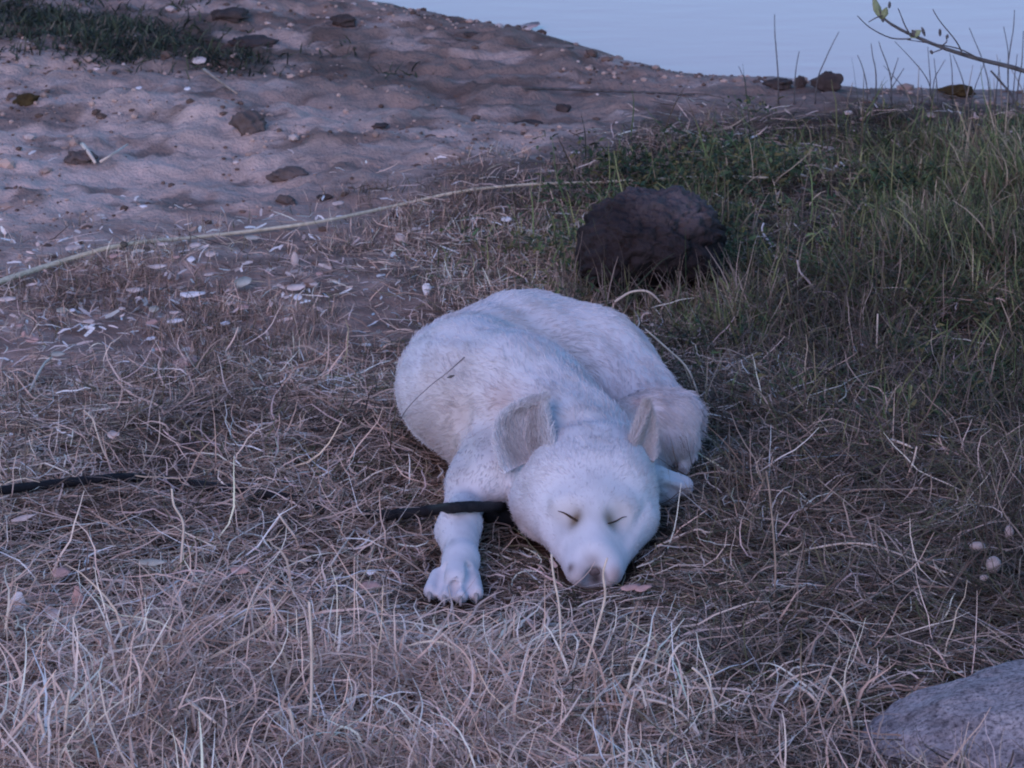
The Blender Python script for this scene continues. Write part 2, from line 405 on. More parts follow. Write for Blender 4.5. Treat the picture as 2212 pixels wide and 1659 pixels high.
for pr in prims:
    lo, hi = bounds(pr)
    s0 = [slice(max(int((lo[i] - (ox, oy, oz)[i]) / ST), 0), max(int((hi[i] - (ox, oy, oz)[i]) / ST), 1)) for i in range(3)]
    X_, Y_, Z_ = np.meshgrid(ax[s0[0]], ay[s0[1]], az[s0[2]], indexing='ij', sparse=True)
    d = pd(pr, X_, Y_, Z_).astype(np.float32); cur = FLD[s0[0], s0[1], s0[2]]; k = pr[2]
    h = np.clip(k - np.abs(cur - d), 0, None) / k
    FLD[s0[0], s0[1], s0[2]] = np.minimum(cur, d) - h * h * k * .25
Xg, Yg, Zg = ax[:, None, None], ay[None, :, None], az[None, None, :]
FLD += ((.0016 * np.sin(62 * Xg + 21 * Yg + 1) * np.sin(55 * Yg - 20 * Zg) + .0012 * np.sin(95 * Yg + 70 * Xg + 2) * np.sin(80 * Zg + 33 * Xg)) * np.clip((Yg - 4.33) / .04, 0, 1)).astype(np.float32)
# carve: eye hollows, line between brow, folds
def carve(c, r, depth, k=.01):
    c = np.array(c); R = r + k
    s0 = [slice(max(int((c[i] - R - (ox, oy, oz)[i]) / ST), 0), int((c[i] + R - (ox, oy, oz)[i]) / ST) + 2) for i in range(3)]
    X_, Y_, Z_ = np.meshgrid(ax[s0[0]], ay[s0[1]], az[s0[2]], indexing='ij', sparse=True)
    q = np.sqrt((X_ - c[0]) ** 2 + (Y_ - c[1]) ** 2 + (Z_ - c[2]) ** 2) / R
    FLD[s0[0], s0[1], s0[2]] += (depth * np.clip(1 - q * q, 0, 1) ** 2).astype(np.float32)
def trisamp(p):
    q = (np.asarray(p) - (ox, oy, oz)) / ST
    sh = np.array(FLD.shape) - 2
    q = np.clip(q, 0, sh); i = q.astype(int); f = q - i
    r = 0
    for a_ in (0, 1):
        for b_ in (0, 1):
            for c_ in (0, 1):
                w = (f[:, 0] if a_ else 1 - f[:, 0]) * (f[:, 1] if b_ else 1 - f[:, 1]) * (f[:, 2] if c_ else 1 - f[:, 2])
                r = r + w * FLD[i[:, 0] + a_, i[:, 1] + b_, i[:, 2] + c_]
    return r
def inbox(p):
    return (p[:, 0] > ox) & (p[:, 0] < ax[-1]) & (p[:, 1] > oy) & (p[:, 1] < ay[-1]) & (p[:, 2] > oz) & (p[:, 2] < az[-1])
def dogd(p):
    d = np.full(len(p), .5); m_ = inbox(p)
    if m_.any(): d[m_] = trisamp(p[m_])
    return d
def hit(px, py, off=0.0):           # point of the dog's surface on a line of sight
    d = ray(px, py); t = np.linspace(3.95, 5.1, 1500)
    p = d[None] * t[:, None] + (0, 0, CH)
    q = dogd(p) - off
    i = np.argmax(q < 0) if (q < 0).any() else np.argmin(q)
    return p[i]
for e in ((1225, 1112), (1335, 1122)): carve(hit(*e), .014, .0045)
carve(hit(1280, 1010), .02, .002)          # shallow furrow between the brows
for e in ((1092, 1130), (1412, 1080)): carve(hit(*e), .012, .003)
for e in ((1040, 930), (1025, 900)): carve(hit(*e), .022, .004)
for u_ in np.linspace(0, 1, 9): carve(hit(1004 - 6 * u_, 880 + 125 * u_), .012, .0032, .006)
for x0_, x1_ in ((-.0722, -.0765), (-.0595, -.0603), (-.0470, -.0450)):      # grooves between the toes
    for u_ in np.linspace(0, 1, 7): carve((x0_ + (x1_ - x0_) * u_, 4.118 - .036 * u_, .030 - .012 * u_), .0060, .0062, .002)
for u_ in np.linspace(0, 1, 5): carve((.170 + .022 * u_, 4.382 + .010 * u_, .047 - .012 * u_), .006, .004, .002); carve((.168 + .022 * u_, 4.378 + .010 * u_, .032 - .010 * u_), .006, .004, .002)
for u_ in np.linspace(-1, 1, 9): carve(hit(1290 + 75 * u_, 903 + 10 * u_ * u_), .014, .0014, .006)   # fold between skull and neck
carve(hit(1287, 1250), .013, .012, .003); carve(hit(1284, 1238), .009, .005, .003)
for u_ in np.linspace(0, 1, 8): carve(hit(1108 + 75 * u_, 1118 + 66 * u_), .007, .0022, .003)
for u_ in np.linspace(0, 1, 8): carve(hit(1395 - 45 * u_, 1095 + 80 * u_), .007, .0018, .003)
def snets(Fd):
    nx, ny, nz = Fd.shape
    s = Fd < 0
    c = s[:-1, :-1, :-1].astype(np.int8)
    tot = np.zeros((nx - 1, ny - 1, nz - 1), np.int8)
    for a_ in (0, 1):
        for b_ in (0, 1):
            for c_ in (0, 1): tot += s[a_:nx - 1 + a_, b_:ny - 1 + b_, c_:nz - 1 + c_]
    act = np.argwhere((tot > 0) & (tot < 8))
    idm = -np.ones((nx - 1, ny - 1, nz - 1), np.int64); idm[tuple(act.T)] = np.arange(len(act))
    acc = np.zeros((len(act), 3)); cnt = np.zeros(len(act))
    cor = [(a_, b_, c_) for a_ in (0, 1) for b_ in (0, 1) for c_ in (0, 1)]
    for A_ in cor:
        for ax_ in range(3):
            if A_[ax_]: continue
            B_ = list(A_); B_[ax_] = 1
            fa = Fd[tuple((act + A_).T)]; fb = Fd[tuple((act + B_).T)]
            m_ = (fa < 0) != (fb < 0); t = fa / np.where(m_, fa - fb, 1)
            q = np.tile(np.array(A_, float), (len(act), 1)); q[:, ax_] += t
            acc[m_] += q[m_]; cnt[m_] += 1
    v = act + acc / cnt[:, None]
    faces = []
    for ax_ in range(3):
        o1, o2 = [(1, 2), (2, 0), (0, 1)][ax_]
        sl0 = [slice(1, -1)] * 3; sl1 = [slice(1, -1)] * 3
        sl0[ax_] = slice(0, -1); sl1[ax_] = slice(1, None)
        a0 = s[tuple(sl0)]; a1 = s[tuple(sl1)]
        e = np.argwhere(a0 != a1); inside = a0[tuple(e.T)]
        off = np.ones(3, int); off[ax_] = 0; e = e + off
        def cell(d1, d2):
            q = e.copy(); q[:, o1] -= d1; q[:, o2] -= d2
            return idm[tuple(q.T)]
        qd = np.stack([cell(1, 1), cell(0, 1), cell(0, 0), cell(1, 0)], 1)
        qd[~inside] = qd[~inside][:, ::-1]
        faces.append(qd)
    fa = np.vstack(faces); fa = fa[(fa >= 0).all(1)]
    return v, fa
dv, df = snets(FLD)
dv = dv * ST + (ox, oy, oz)
# colour of the coat: white, with its own marks, and shade painted into creases and flank
marks = []
def mk(px, py, r, c, s, off=0): marks.append((hit(px, py, off), r, np.array(c, float), s))
WHITE = A(.62, .61, .655)
mk(1244, 1122, .0125, (.13, .075, .03), 1); mk(1317, 1125, .0115, (.17, .11, .06), .9)
mk(1220, 1112, .016, (.44, .39, .36), .4); mk(1340, 1120, .016, (.44, .39, .36), .4)
mk(1282, 1212, .008, (.30, .26, .27), .7); mk(1287, 1250, .011, (.03, .025, .03), 1); mk(1232, 1227, .006, (.10, .08, .08), .9)  # the near-black spot paints shade into the notch below the nose
mk(1330, 1240, .010, (.30, .21, .20), .7); mk(1260, 1240, .012, (.34, .26, .25), .6)
mk(1372, 868, .009, (.50, .32, .31), .6); mk(1085, 862, .020, (.40, .29, .26), .6)
mk(1475, 948, .005, (.10, .08, .08), .9); mk(1040, 950, .03, (.40, .36, .35), .5)
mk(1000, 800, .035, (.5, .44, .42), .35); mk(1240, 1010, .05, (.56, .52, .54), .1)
mk(1095, 1110, .014, (.30, .27, .29), .6); mk(1495, 950, .012, (.48, .38, .38), .3)  # first spot is crease shade painted at the jowl
mk(930, 950, .045, (.36, .30, .30), .65); mk(985, 900, .03, (.44, .38, .37), .5); mk(1000, 1015, .02, (.38, .33, .33), .5); mk(965, 990, .04, (.34, .28, .27), .55)  # shade of the flank and belly recess behind the foreleg, put into the coat
mk(1190, 690, .04, (.48, .45, .47), .3)  # shade painted at the crease between torso and hindquarters
def coat(p):
    c = np.tile(WHITE, (len(p), 1))
    n = fbm(p[:, 0] * 60 + p[:, 2] * 40, p[:, 1] * 60 - p[:, 2] * 30, 7, 3)
    n_ = fbm(p[:, 0] * 14 + p[:, 2] * 11, p[:, 1] * 14 - p[:, 2] * 9, 17, 3)
    c = c * (1 - .22 * np.clip((n - .45) * 2.5, 0, 1))[:, None]
    c = lerp(c, A(.50, .41, .35) + 0 * c, np.clip((n_ - .5) * 2.5, 0, 1) * .35)
    for q, r, k, s in marks:
        w = np.exp(-((p - q) ** 2).sum(1) / (r * r)) * s
        c = lerp(c, k + 0 * c, w)
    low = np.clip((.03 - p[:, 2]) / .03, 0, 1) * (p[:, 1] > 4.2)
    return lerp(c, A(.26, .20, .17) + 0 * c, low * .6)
DB = (.04, 4.38, 0.0)
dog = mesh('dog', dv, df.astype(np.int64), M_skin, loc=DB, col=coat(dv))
tag(dog, 'white dog lying curled up asleep on the dry grass with its head on the ground', 'dog')

# ears
def grad(p, e=.004):
    g = np.stack([dogd(p + np.eye(3)[i] * e) - dogd(p - np.eye(3)[i] * e) for i in range(3)], 1)
    return g / (np.linalg.norm(g, axis=1)[:, None] + 1e-9)
def ear(base_in, base_out, tip, out_bulge, cup, name='ear', nu=17, nv=19, th=.0026):
    """cupped leaf: u runs from the inner edge to the outer edge, v from base to tip"""
    bi, bo, tp = map(np.array, (base_in, base_out, tip)); ob_ = np.array(out_bulge); cp = np.array(cup)
    g = np.zeros((nv, nu, 3))
    for j in range(nv):
        v = j / (nv - 1)
        inner = bi * (1 - v) + tp * v + (0, .0, .0)
        outer = (1 - v) ** 2 * bo + 2 * v * (1 - v) * ob_ + v * v * tp
        for i in range(nu):
            u = i / (nu - 1)
            g[j, i] = inner * (1 - u) + outer * u + cp * math.sin(math.pi * u) * (1 - v) ** .7 * (1 - .15 * v)
    nrm = np.cross(np.gradient(g, axis=1), np.gradient(g, axis=0)); nrm /= np.linalg.norm(nrm, axis=2)[..., None] + 1e-9
    a = g.reshape(-1, 3); b = (g + nrm * th).reshape(-1, 3); n = nu * nv
    f = []
    for j in range(nv - 1):
        for i in range(nu - 1):
            q = (j * nu + i, j * nu + i + 1, (j + 1) * nu + i + 1, (j + 1) * nu + i)
            f.append(q); f.append(tuple(x + n for x in q[::-1]))
    for j in range(nv - 1):
        for i in (0, nu - 1):
            q = (j * nu + i, (j + 1) * nu + i, (j + 1) * nu + i + n, j * nu + i + n); f.append(q if i == 0 else q[::-1])
    return np.vstack([a, b]), f, g, nrm
earsets = []
e1 = ear(atY(1203, 985, 4.272), atY(1092, 1022, 4.277), atY(1173, 862, 4.325), atY(1022, 880, 4.325), (.0, .024, -.004))
e2 = ear(atY(1352, 985, 4.275), atY(1412, 1000, 4.29), atY(1396, 880, 4.325), atY(1420, 930, 4.335), (-.003, .009, 0))
for k_, (v_, f_, g_, n_) in enumerate((e1, e2)):
    cc = coat(v_); half = len(v_) // 2
    nz_ = fbm(v_[:half, 0] * 90, v_[:half, 2] * 90, 4, 3)
    uu = np.tile(np.linspace(0, 1, 17), 19); vv = np.repeat(np.linspace(0, 1, 19), 17)
    ins = np.clip(np.sin(np.pi * uu) * 1.9 - .35, 0, 1) * np.clip((1.0 - vv) * 2.6, 0, 1)
    inner_c = A(.34, .31, .325) if k_ == 0 else A(.48, .41, .40)
    if k_ == 1: cc = lerp(cc, A(.49, .43, .43) + 0 * cc, np.full(len(cc), .7))
    cc[:half] = lerp(cc[:half], inner_c + 0 * cc[:half], np.clip(ins * (.1 + 1.5 * nz_ - .25 * (vv > .55)), 0, 1))
    eo = mesh('ear', v_, f_, M_skin, parent=dog, loc=tuple(v_[half // 2]), col=cc)
    eo['label'] = ('cupped ear turned out with greyish hair inside', 'upright ear seen from its narrow edge')[k_]
    earsets.append((v_, g_, n_, cc[:half].reshape(19, 17, 3)))

# fur strands
def fill_flow(p):
    n = len(p); D = np.stack([pd(pr, p[:, 0], p[:, 1], p[:, 2]) for pr in prims], 1)
    w = np.exp(-np.clip(D - D.min(1)[:, None], 0, 1) / .008); w /= w.sum(1)[:, None]
    fl = np.stack([pr[3] / np.linalg.norm(pr[3]) for pr in prims]); ln = np.array([pr[4] for pr in prims])
    return w @ fl, w @ ln
q0 = dv[df]; area = np.linalg.norm(np.cross(q0[:, 2] - q0[:, 0], q0[:, 3] - q0[:, 1]), axis=1)
vis = q0.mean(1)[:, 2] > .002
area = area * vis
NF = 300000
# the head and paws get more and finer strands
ctr = q0.mean(1); fine = 1 + 1.6 * (np.linalg.norm((ctr - (HX, 4.2, .05)) / (1, 1, 1), axis=1) < .11)
pr_ = area * fine; pr_ /= pr_.sum()
fi = rng.choice(len(df), NF, p=pr_); uv = rng.random((NF, 2))
q = q0[fi]; roots = (q[:, 0] * (1 - uv[:, :1]) + q[:, 1] * uv[:, :1]) * (1 - uv[:, 1:]) + (q[:, 3] * (1 - uv[:, :1]) + q[:, 2] * uv[:, :1]) * uv[:, 1:]
nr = grad(roots)
fl, ln = fill_flow(roots)
ln = ln * rng.uniform(.6, 1.25, NF)
clump = np.stack([fbm(roots[:, 0] * 70 + 31 * i, (roots[:, 1] + roots[:, 2]) * 70, 90 + i, 2) - .5 for i in range(3)], 1)
fl = fl + clump * 1.1
tg = fl - nr * (fl * nr).sum(1)[:, None]; tg /= np.linalg.norm(tg, axis=1)[:, None] + 1e-9
for e, rr in ((hit(1225, 1113), .013), (hit(1335, 1122), .013), (hit(1280, 1225), .017)):
    dd = np.linalg.norm(roots - e, axis=1); ln = ln * np.clip(.22 + dd / rr * .6, .22, 1)
lift = rng.uniform(.15, .42, NF)
KS = 4
pts = np.zeros((NF, KS, 3)); pts[:, 0] = roots - nr * .001
jit3 = rng.normal(0, .16, (NF, 3))
for s in range(1, KS):
    lf = lift * (1 - .28 * s)
    d = tg + nr * lf[:, None] + jit3 + (0, 0, -.10 * s); d /= np.linalg.norm(d, axis=1)[:, None]
    pts[:, s] = pts[:, s - 1] + d * (ln / (KS - 1))[:, None]
fc = coat(roots) * rng.uniform(.88, 1.08, NF)[:, None]
rad = np.full(NF, .00034)
# fur on both faces of the ears, edge tufts
EP = []; EC = []
for (v_, g_, n_, ci) in earsets:
    for side in (0, 1):
        ne = 9000
        a_ = rng.random(ne) * 17.99; b_ = rng.random(ne) * 15.99
        i0 = a_.astype(int); j0 = b_.astype(int)
        fa = (a_ - i0)[:, None]; fb = (b_ - j0)[:, None]
        def L(G): return (G[i0, j0] * (1 - fa) + G[i0 + 1, j0] * fa) * (1 - fb) + (G[i0, j0 + 1] * (1 - fa) + G[i0 + 1, j0 + 1] * fa) * fb
        r0 = L(g_) + L(n_) * (.0026 if side else 0); nn_ = L(n_) * (1 if side else -1)
        up = L(np.gradient(g_, axis=0)); up /= np.linalg.norm(up, axis=1)[:, None] + 1e-9
        out = (b_ / 16 - .5)[:, None] * L(np.gradient(g_, axis=1)); out /= np.linalg.norm(out, axis=1)[:, None] + 1e-9
        le = rng.uniform(.004, .009, ne) * (1.0 if side else 1.5)
        P_ = np.zeros((ne, KS, 3)); P_[:, 0] = r0; jt = rng.normal(0, .18, (ne, 3))
        for s in range(1, KS):
            d = up * .9 + nn_ * (.35 - .1 * s) + out * .4 + jt; d /= np.linalg.norm(d, axis=1)[:, None]
            P_[:, s] = P_[:, s - 1] + d * (le / 3)[:, None]
        EP.append(P_)
        EC.append((coat(r0) if side and len(EC) < 2 else L(ci)) * rng.uniform(.85, 1.1, ne)[:, None])
pts = np.vstack([pts] + EP); fc = np.vstack([fc] + EC)
NT = len(pts)
hc = bpy.data.hair_curves.new('fur')
hc.add_curves([KS] * NT)
hc.attributes['position'].data.foreach_set('vector', (pts - DB).astype(np.float32).ravel())
ra = hc.attributes.new('radius', 'FLOAT', 'POINT') if 'radius' not in hc.attributes else hc.attributes['radius']
ra.data.foreach_set('value', np.tile(np.array([.00036, .00032, .00024, .00008], np.float32), NT))
ca = hc.attributes.new('Col', 'FLOAT_COLOR', 'CURVE')
c4 = np.ones((NT, 4), np.float32); c4[:, :3] = fc; ca.data.foreach_set('color', c4.ravel())
hc.materials.append(M_fur)
fur = bpy.data.objects.new('fur', hc); S.collection.objects.link(fur); fur.parent = dog; fur['kind'] = 'stuff'

# nose, closed eyes, claws
nc = hit(1284, 1228)
nv, nf = blob((0, 0, 0), (1, 1, 1), 5, .12, 2, 4)
nv = nv * (.0115, .0060, .0095); nv[:, 0] *= .84 + .20 * np.clip(-nv[:, 2] / .015, -1, 1); nv = nv + (nc[0], nc[1] + .0042, nc[2])
for s in (-1, 1):
    c_ = np.array((nc[0] + s * .0062, nc[1] - .0055, nc[2] - .004)); d_ = np.linalg.norm(nv - c_, axis=1)
    nv = nv + np.array((0, .004, .0)) * np.clip(1 - d_ / .0045, 0, 1)[:, None]
mesh('nose', nv, nf, M_nose, parent=dog, loc=tuple(nc))
for pl in (((1205, 1104), (1218, 1108), (1233, 1117), (1246, 1125)), ((1354, 1116), (1344, 1118), (1330, 1126), (1314, 1131))):
    pp = [hit(*a_, off=.0020) for a_ in pl]
    v_, f_ = tube(pp, [.0003, .0008, .0013, .0010] if pl[0][0] < 1300 else [.0003, .0005, .0008, .0007], 6)
    mesh('closed_eye', v_, f_, M_eye, parent=dog, loc=tuple(pp[1]))
for tx, ty in ((-.0860, 4.0845), (-.0703, 4.0745), (-.0535, 4.0715), (-.0372, 4.0805)):
    v_, f_ = tube([(tx, ty + .004, .013), (tx, ty - .002, .011), (tx, ty - .006, .006)], [.0030, .0025, .0008], 6)
    mesh('claw', v_, f_, M_claw, parent=dog, loc=(tx, ty, .01))
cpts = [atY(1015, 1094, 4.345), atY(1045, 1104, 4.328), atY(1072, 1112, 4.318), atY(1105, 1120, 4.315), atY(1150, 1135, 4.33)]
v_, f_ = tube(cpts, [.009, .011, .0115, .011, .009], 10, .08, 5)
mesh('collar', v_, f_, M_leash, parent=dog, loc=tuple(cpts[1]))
# ------------------------------------------------------------------ rocks and clods
def rock(name, px, py, w, h, d, m, label, cat, seed, sharp=True, sink=.25, amp=.25, group=None, sub=3, rz=0):
    p = ground(px, py)
    v, f = blob((0, 0, 0), (w / 2, d / 2, h / 2), seed, .7, 2.4, sub + 1, sharp=sharp)
    c, s_ = math.cos(rz), math.sin(rz); v = v @ np.array([[c, s_, 0], [-s_, c, 0], [0, 0, 1]])
    v = v * 1.22; base = p + (0, d * .35, h * (.5 - sink * .6)); v = v + base
    ob = mesh(name, v, f, m, loc=tuple(p + (0, d * .35, 0)))
    tag(ob, label, cat, group); return ob
mm = 1 / 1106 * .12278          # tangent per pixel of the photograph
def size(px, py): p = ground(px, py); return np.linalg.norm(p - (0, 0, CH)) * mm
# big dark boulder behind the dog: slumped dome with a paler dusty top and an undercut front
bp_ = ground(1400, 668)
v, f = blob((0, 0, 0), (1, 1, 1), 19, .22, 2.2, 6, sharp=True); v = v / np.abs(v).max(0); v = v * .42 + v / np.linalg.norm(v, axis=1)[:, None] * .58
r_ = v.copy()
r_[:, 0] = np.sign(v[:, 0]) * np.abs(v[:, 0]) ** .92 * .104; r_[:, 1] = v[:, 1] * .105; r_[:, 2] = np.sign(v[:, 2]) * np.abs(v[:, 2]) ** .85 * .077
r_[:, 0] += .010 * v[:, 2] * (v[:, 1] + .2)
und = np.exp(-((v[:, 0] - .15) / .45) ** 2 - ((v[:, 2] + .55) / .4) ** 2) * (v[:, 1] < 0)
r_[:, 1] += und * .055
rid = fbm(v[:, 0] * 5 + 3, v[:, 2] * 5 + v[:, 1] * 3, 33, 4) - .5
r_ *= (1 + .22 * rid)[:, None]; r_ *= (1 + .16 * (fbm(v[:, 0] * 12 + 3, v[:, 2] * 12 + v[:, 1] * 9, 34, 5) - .5) - .10 * (1 - np.abs(fbm(v[:, 0] * 3.5 + 7, v[:, 2] * 3.5 + v[:, 1] * 2.5, 35, 4) - .5) * 2) ** 14)[:, None]
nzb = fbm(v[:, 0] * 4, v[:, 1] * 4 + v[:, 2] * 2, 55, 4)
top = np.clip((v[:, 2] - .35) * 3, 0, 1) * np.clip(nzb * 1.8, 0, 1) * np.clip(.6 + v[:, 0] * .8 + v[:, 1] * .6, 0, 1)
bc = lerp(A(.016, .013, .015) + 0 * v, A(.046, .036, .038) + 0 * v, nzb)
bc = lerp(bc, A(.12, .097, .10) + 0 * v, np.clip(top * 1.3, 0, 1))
M_boulder = attr_mat('weathered_dark_stone', .9, .12)
nb_ = M_boulder.node_tree; nn = nb_.nodes.new('ShaderNodeTexNoise'); nn.inputs['Scale'].default_value = 90; nn.inputs['Detail'].default_value = 8
tcx = nb_.nodes.new('ShaderNodeTexCoord'); bpx = nb_.nodes.new('ShaderNodeBump'); bpx.inputs['Strength'].default_value = 1; bpx.inputs['Distance'].default_value = .010
nb_.links.new(tcx.outputs['Object'], nn.inputs['Vector']); nb_.links.new(nn.outputs['Fac'], bpx.inputs['Height']); nb_.links.new(bpx.outputs[0], nb_.nodes['Principled BSDF'].inputs['Normal'])
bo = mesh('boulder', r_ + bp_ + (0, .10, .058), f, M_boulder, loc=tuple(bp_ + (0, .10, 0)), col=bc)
tag(bo, 'large dark rounded boulder half hidden in grass behind the dog', 'boulder')
BOULD = (bp_[0], bp_[1] + .10)
# pale granite at the lower right corner
gp = ground(2160, 1640)
v, f = blob((0, 0, 0), (.20, .145, .070), 41, .20, 1.6, 6)
v *= (1 + .05 * (fbm(v[:, 0] * 45, v[:, 1] * 45 + v[:, 2] * 30, 47, 4) - .5) + .16 * np.clip(fbm(v[:, 0] * 16, v[:, 1] * 16 + v[:, 2] * 9, 48, 3) - .62, -1, 0))[:, None]
v[:, 2] += .012 * np.clip(v[:, 0] / .2, -1, 1)
go = mesh('granite_rock', v + gp + (.062, .035, .000), f, M_granite, loc=tuple(gp + (.062, .035, 0)))
tag(go, 'pale grey granite rock in the lower right corner of the grass', 'rock')
GRAN = (gp[0] + .062, gp[1] + .035)

# stones on the water's edge
for (x, y, w, h, m, lab, sd) in [
    (1685, 192, 52, 20, M_darkclod, 'low dark stone on the shoreline beneath the tallest bare stalk', 3),
    (1728, 190, 22, 24, M_darkclod, 'small upright brown stone between two dark stones on the shoreline', 4),
    (1787, 201, 56, 38, M_darkclod, 'largest dark angular stone on the shoreline, with a pointed top', 5),
    (1642, 181, 24, 12, M_clod, 'little brown stone leftmost of the row on the shoreline', 6),
    (2068, 212, 54, 24, M_ochre, 'flat ochre-brown chunk at the water edge among the stalks', 7)]:
    q = size(x, y); rock('shore_stone', x, y, w * q, h * q * 1.15, w * q * .7, m, lab, 'stone', sd, group='stones along the shoreline')
# named clods on the bare earth
for (x, y, w, h, m, lab, sd) in [
    (850, 478, 24, 22, M_darkclod, 'small black lump just below the pale cord', 11),
    (702, 433, 28, 12, M_darkclod, 'dark brown clod on pale sand just above the pale cord', 12),
    (617, 441, 36, 22, M_clod, 'pointed grey-brown clod on pale sand above the cord', 13),
    (540, 292, 62, 44, M_clod, 'largest upright earth clod in the middle of the bare sand', 14),
    (57, 232, 42, 26, M_ochre, 'yellow-brown angular fragment on pale sand at far left', 15),
    (492, 40, 72, 22, M_darkclod, 'low dark hump of earth near the top of the bank', 16),
    (745, 58, 50, 22, M_darkclod, 'dark mossy lump near the top of the bank below the shoreline', 17),
    (1218, 243, 28, 20, M_darkclod, 'black clod standing alone on brown earth above the green grass', 18),
    (170, 350, 60, 24, M_clod, 'grey earth clod beside the forked pale sticks', 19),
    (620, 385, 60, 24, M_clod, 'flat grey clod in the sand left of the pale chips', 20),
    (1140, 263, 60, 14, M_darkclod, 'long flat dark clod on the brown earth', 21),
    (545, 98, 80, 16, M_darkclod, 'long dark ridge clod right of the green weeds', 22),
    (1018, 76, 30, 8, M_darkclod, 'thin dark clod close to the curved shoreline', 23),
    (820, 275, 30, 10, M_darkclod, 'small dark clod in the middle of the bank', 24)]:
    q = size(x, y); rock('earth_clod', x, y, w * q, h * q * 1.1, w * q * .8, m, lab, 'clod', sd, group='clods on the bare bank', sink=.38)
# crumbs of earth nobody could count
g = np.random.default_rng(21)
cv, cf = blob((0, 0, 0), (1, 1, 1), 3, .3, 1.6, 1); cf = np.array(cf)
n = 42000
x = g.uniform(-1.1, 1.2, n); y = g.uniform(4.6, 7.6, n); a, b = proj(x, y, 0 * x)
sdv = 1 / (1 + np.exp(np.clip((b - sand_line(a)) / 40, -30, 30)))
ok = (a > -300) & (a < 2500) & (b > -60) & (b < 700) & (y < shore_y(x) - .03) & (g.random(n) < .06 + .94 * sdv * (fbm(x * 5, y * 7, 9, 3) > .46))
x = x[ok][:4200]; y = y[ok][:4200]; n = len(x)
r = np.minimum(.0017 * np.exp(g.normal(0, .68, n)), .012); z = height(x, y)
rz = g.uniform(0, 6.3, n); cs = np.cos(rz); sn = np.sin(rz)
sx = r * g.uniform(.9, 1.7, n); sz = r * g.uniform(.5, .9, n)
qx = cv[None, :, 0] * sx[:, None]; qy = cv[None, :, 1] * r[:, None]; qz = cv[None, :, 2] * sz[:, None] + (z + r * .2)[:, None]
VV = np.stack([qx * cs[:, None] - qy * sn[:, None] + x[:, None], qx * sn[:, None] + qy * cs[:, None] + y[:, None], qz], -1).reshape(-1, 3)
FF = (cf[None] + (np.arange(n) * len(cv))[:, None, None]).reshape(-1, 3)
pal_ = np.array([(.42, .30, .25), (.14, .095, .078), (.62, .51, .47)]); CC = pal_[g.choice(3, n, p=[.45, .50, .05])] * g.uniform(.7, 1.3, (n, 1))
CC = np.repeat(CC, len(cv), 0)
M_crumb = attr_mat('crumb', .95, .08)
tag(mesh('earth_crumbs', VV, FF, M_crumb, smooth=False, col=CC), 'small crumbs of dry earth scattered on the bare bank', 'earth', kind='stuff')

# ------------------------------------------------------------------ grass
def blades(name, label, cat, root, az, el, L, w, bend, curl, kink, col, K=5, zmin=None, droop=None, tip=.25):
    N = len(root)
    P = np.zeros((N, K + 1, 3)); P[:, 0] = root
    a = az.copy(); e = el.copy(); Wd = np.zeros((N, K + 1, 3))
    zf = root[:, 2] + .001
    roll = rng.uniform(-.9, .9, N)
    for s in range(K + 1):
        side = np.stack([-np.sin(a), np.cos(a), 0 * a], 1)
        up = np.stack([-np.sin(e) * np.cos(a), -np.sin(e) * np.sin(a), np.cos(e)], 1)
        wp = (1 - (s / K) ** 2 * (1 - tip)) * (.6 if s == 0 else 1)
        Wd[:, s] = (side * np.cos(roll)[:, None] + up * np.sin(roll)[:, None]) * (w * wp * .5)[:, None]
        if s == K: break
        st = L / K
        P[:, s + 1] = P[:, s] + np.stack([np.cos(e) * np.cos(a), np.cos(e) * np.sin(a), np.sin(e)], 1) * st[:, None]
        low = P[:, s + 1, 2] < zf
        P[:, s + 1, 2] = np.where(low, zf + rng.random(N) * .003, P[:, s + 1, 2])
        e = e - bend / K + rng.normal(0, 1, N) * kink; a = a + curl / K + rng.normal(0, 1, N) * kink
        e = np.where(low & (e < 0), rng.uniform(-.05, .25, N), e)
    dk = (np.abs(P[:, 0, 0] - .012) < .034) & (np.abs(P[:, 0, 1] - 4.275) < .05) & (rng.random(N) < .75)
    # nothing grows through the dog, the boulder or the rock
    dd = np.stack([dogd(P[:, s]) for s in range(K + 1)], 1).min(1)
    fc_ = ((P[:, :, 0] > .0) & (P[:, :, 0] < .17) & (P[:, :, 1] > 3.93) & (P[:, :, 1] < 4.25) & (P[:, :, 2] > .040)).any(1)
    fc_ |= ((P[:, :, 0] > -.11) & (P[:, :, 0] < -.02) & (P[:, :, 1] > 3.93) & (P[:, :, 1] < 4.25) & (P[:, :, 2] > .032)).any(1)
    ok = (dd > .004) & ~dk & ~fc_
    mid = P.mean(1)
    ok &= ((mid[:, 0] - BOULD[0]) / .092) ** 2 + ((mid[:, 1] - BOULD[1]) / .088) ** 2 > 1
    ok &= ((mid[:, 0] - GRAN[0]) / .19) ** 2 + ((mid[:, 1] - GRAN[1]) / .135) ** 2 > 1
    P = P[ok]; Wd = Wd[ok]; col = col[ok]; N = len(P)
    pt_ = P[:, 0]; col = col * (.35 + 1.3 * fbm(pt_[:, 0] * 7, pt_[:, 1] * 9, 301, 3))[:, None]
    V = np.stack([P - Wd, P + Wd], 2).reshape(-1, 3)
    b = (np.arange(N) * (K + 1) * 2)[:, None] + (np.arange(K) * 2)[None]
    F = np.stack([b, b + 1, b + 3, b + 2], -1).reshape(-1, 4)
    shade = np.linspace(.94, 1.04, K + 1)
    C = (col[:, None, None, :] * np.ones((1, K + 1, 2, 1)) * shade[None, :, None, None]).reshape(-1, 3)
    ob = mesh(name, V, F, M_blade, col=np.clip(C, 0, .92))
    return tag(ob, label, cat, kind='stuff')
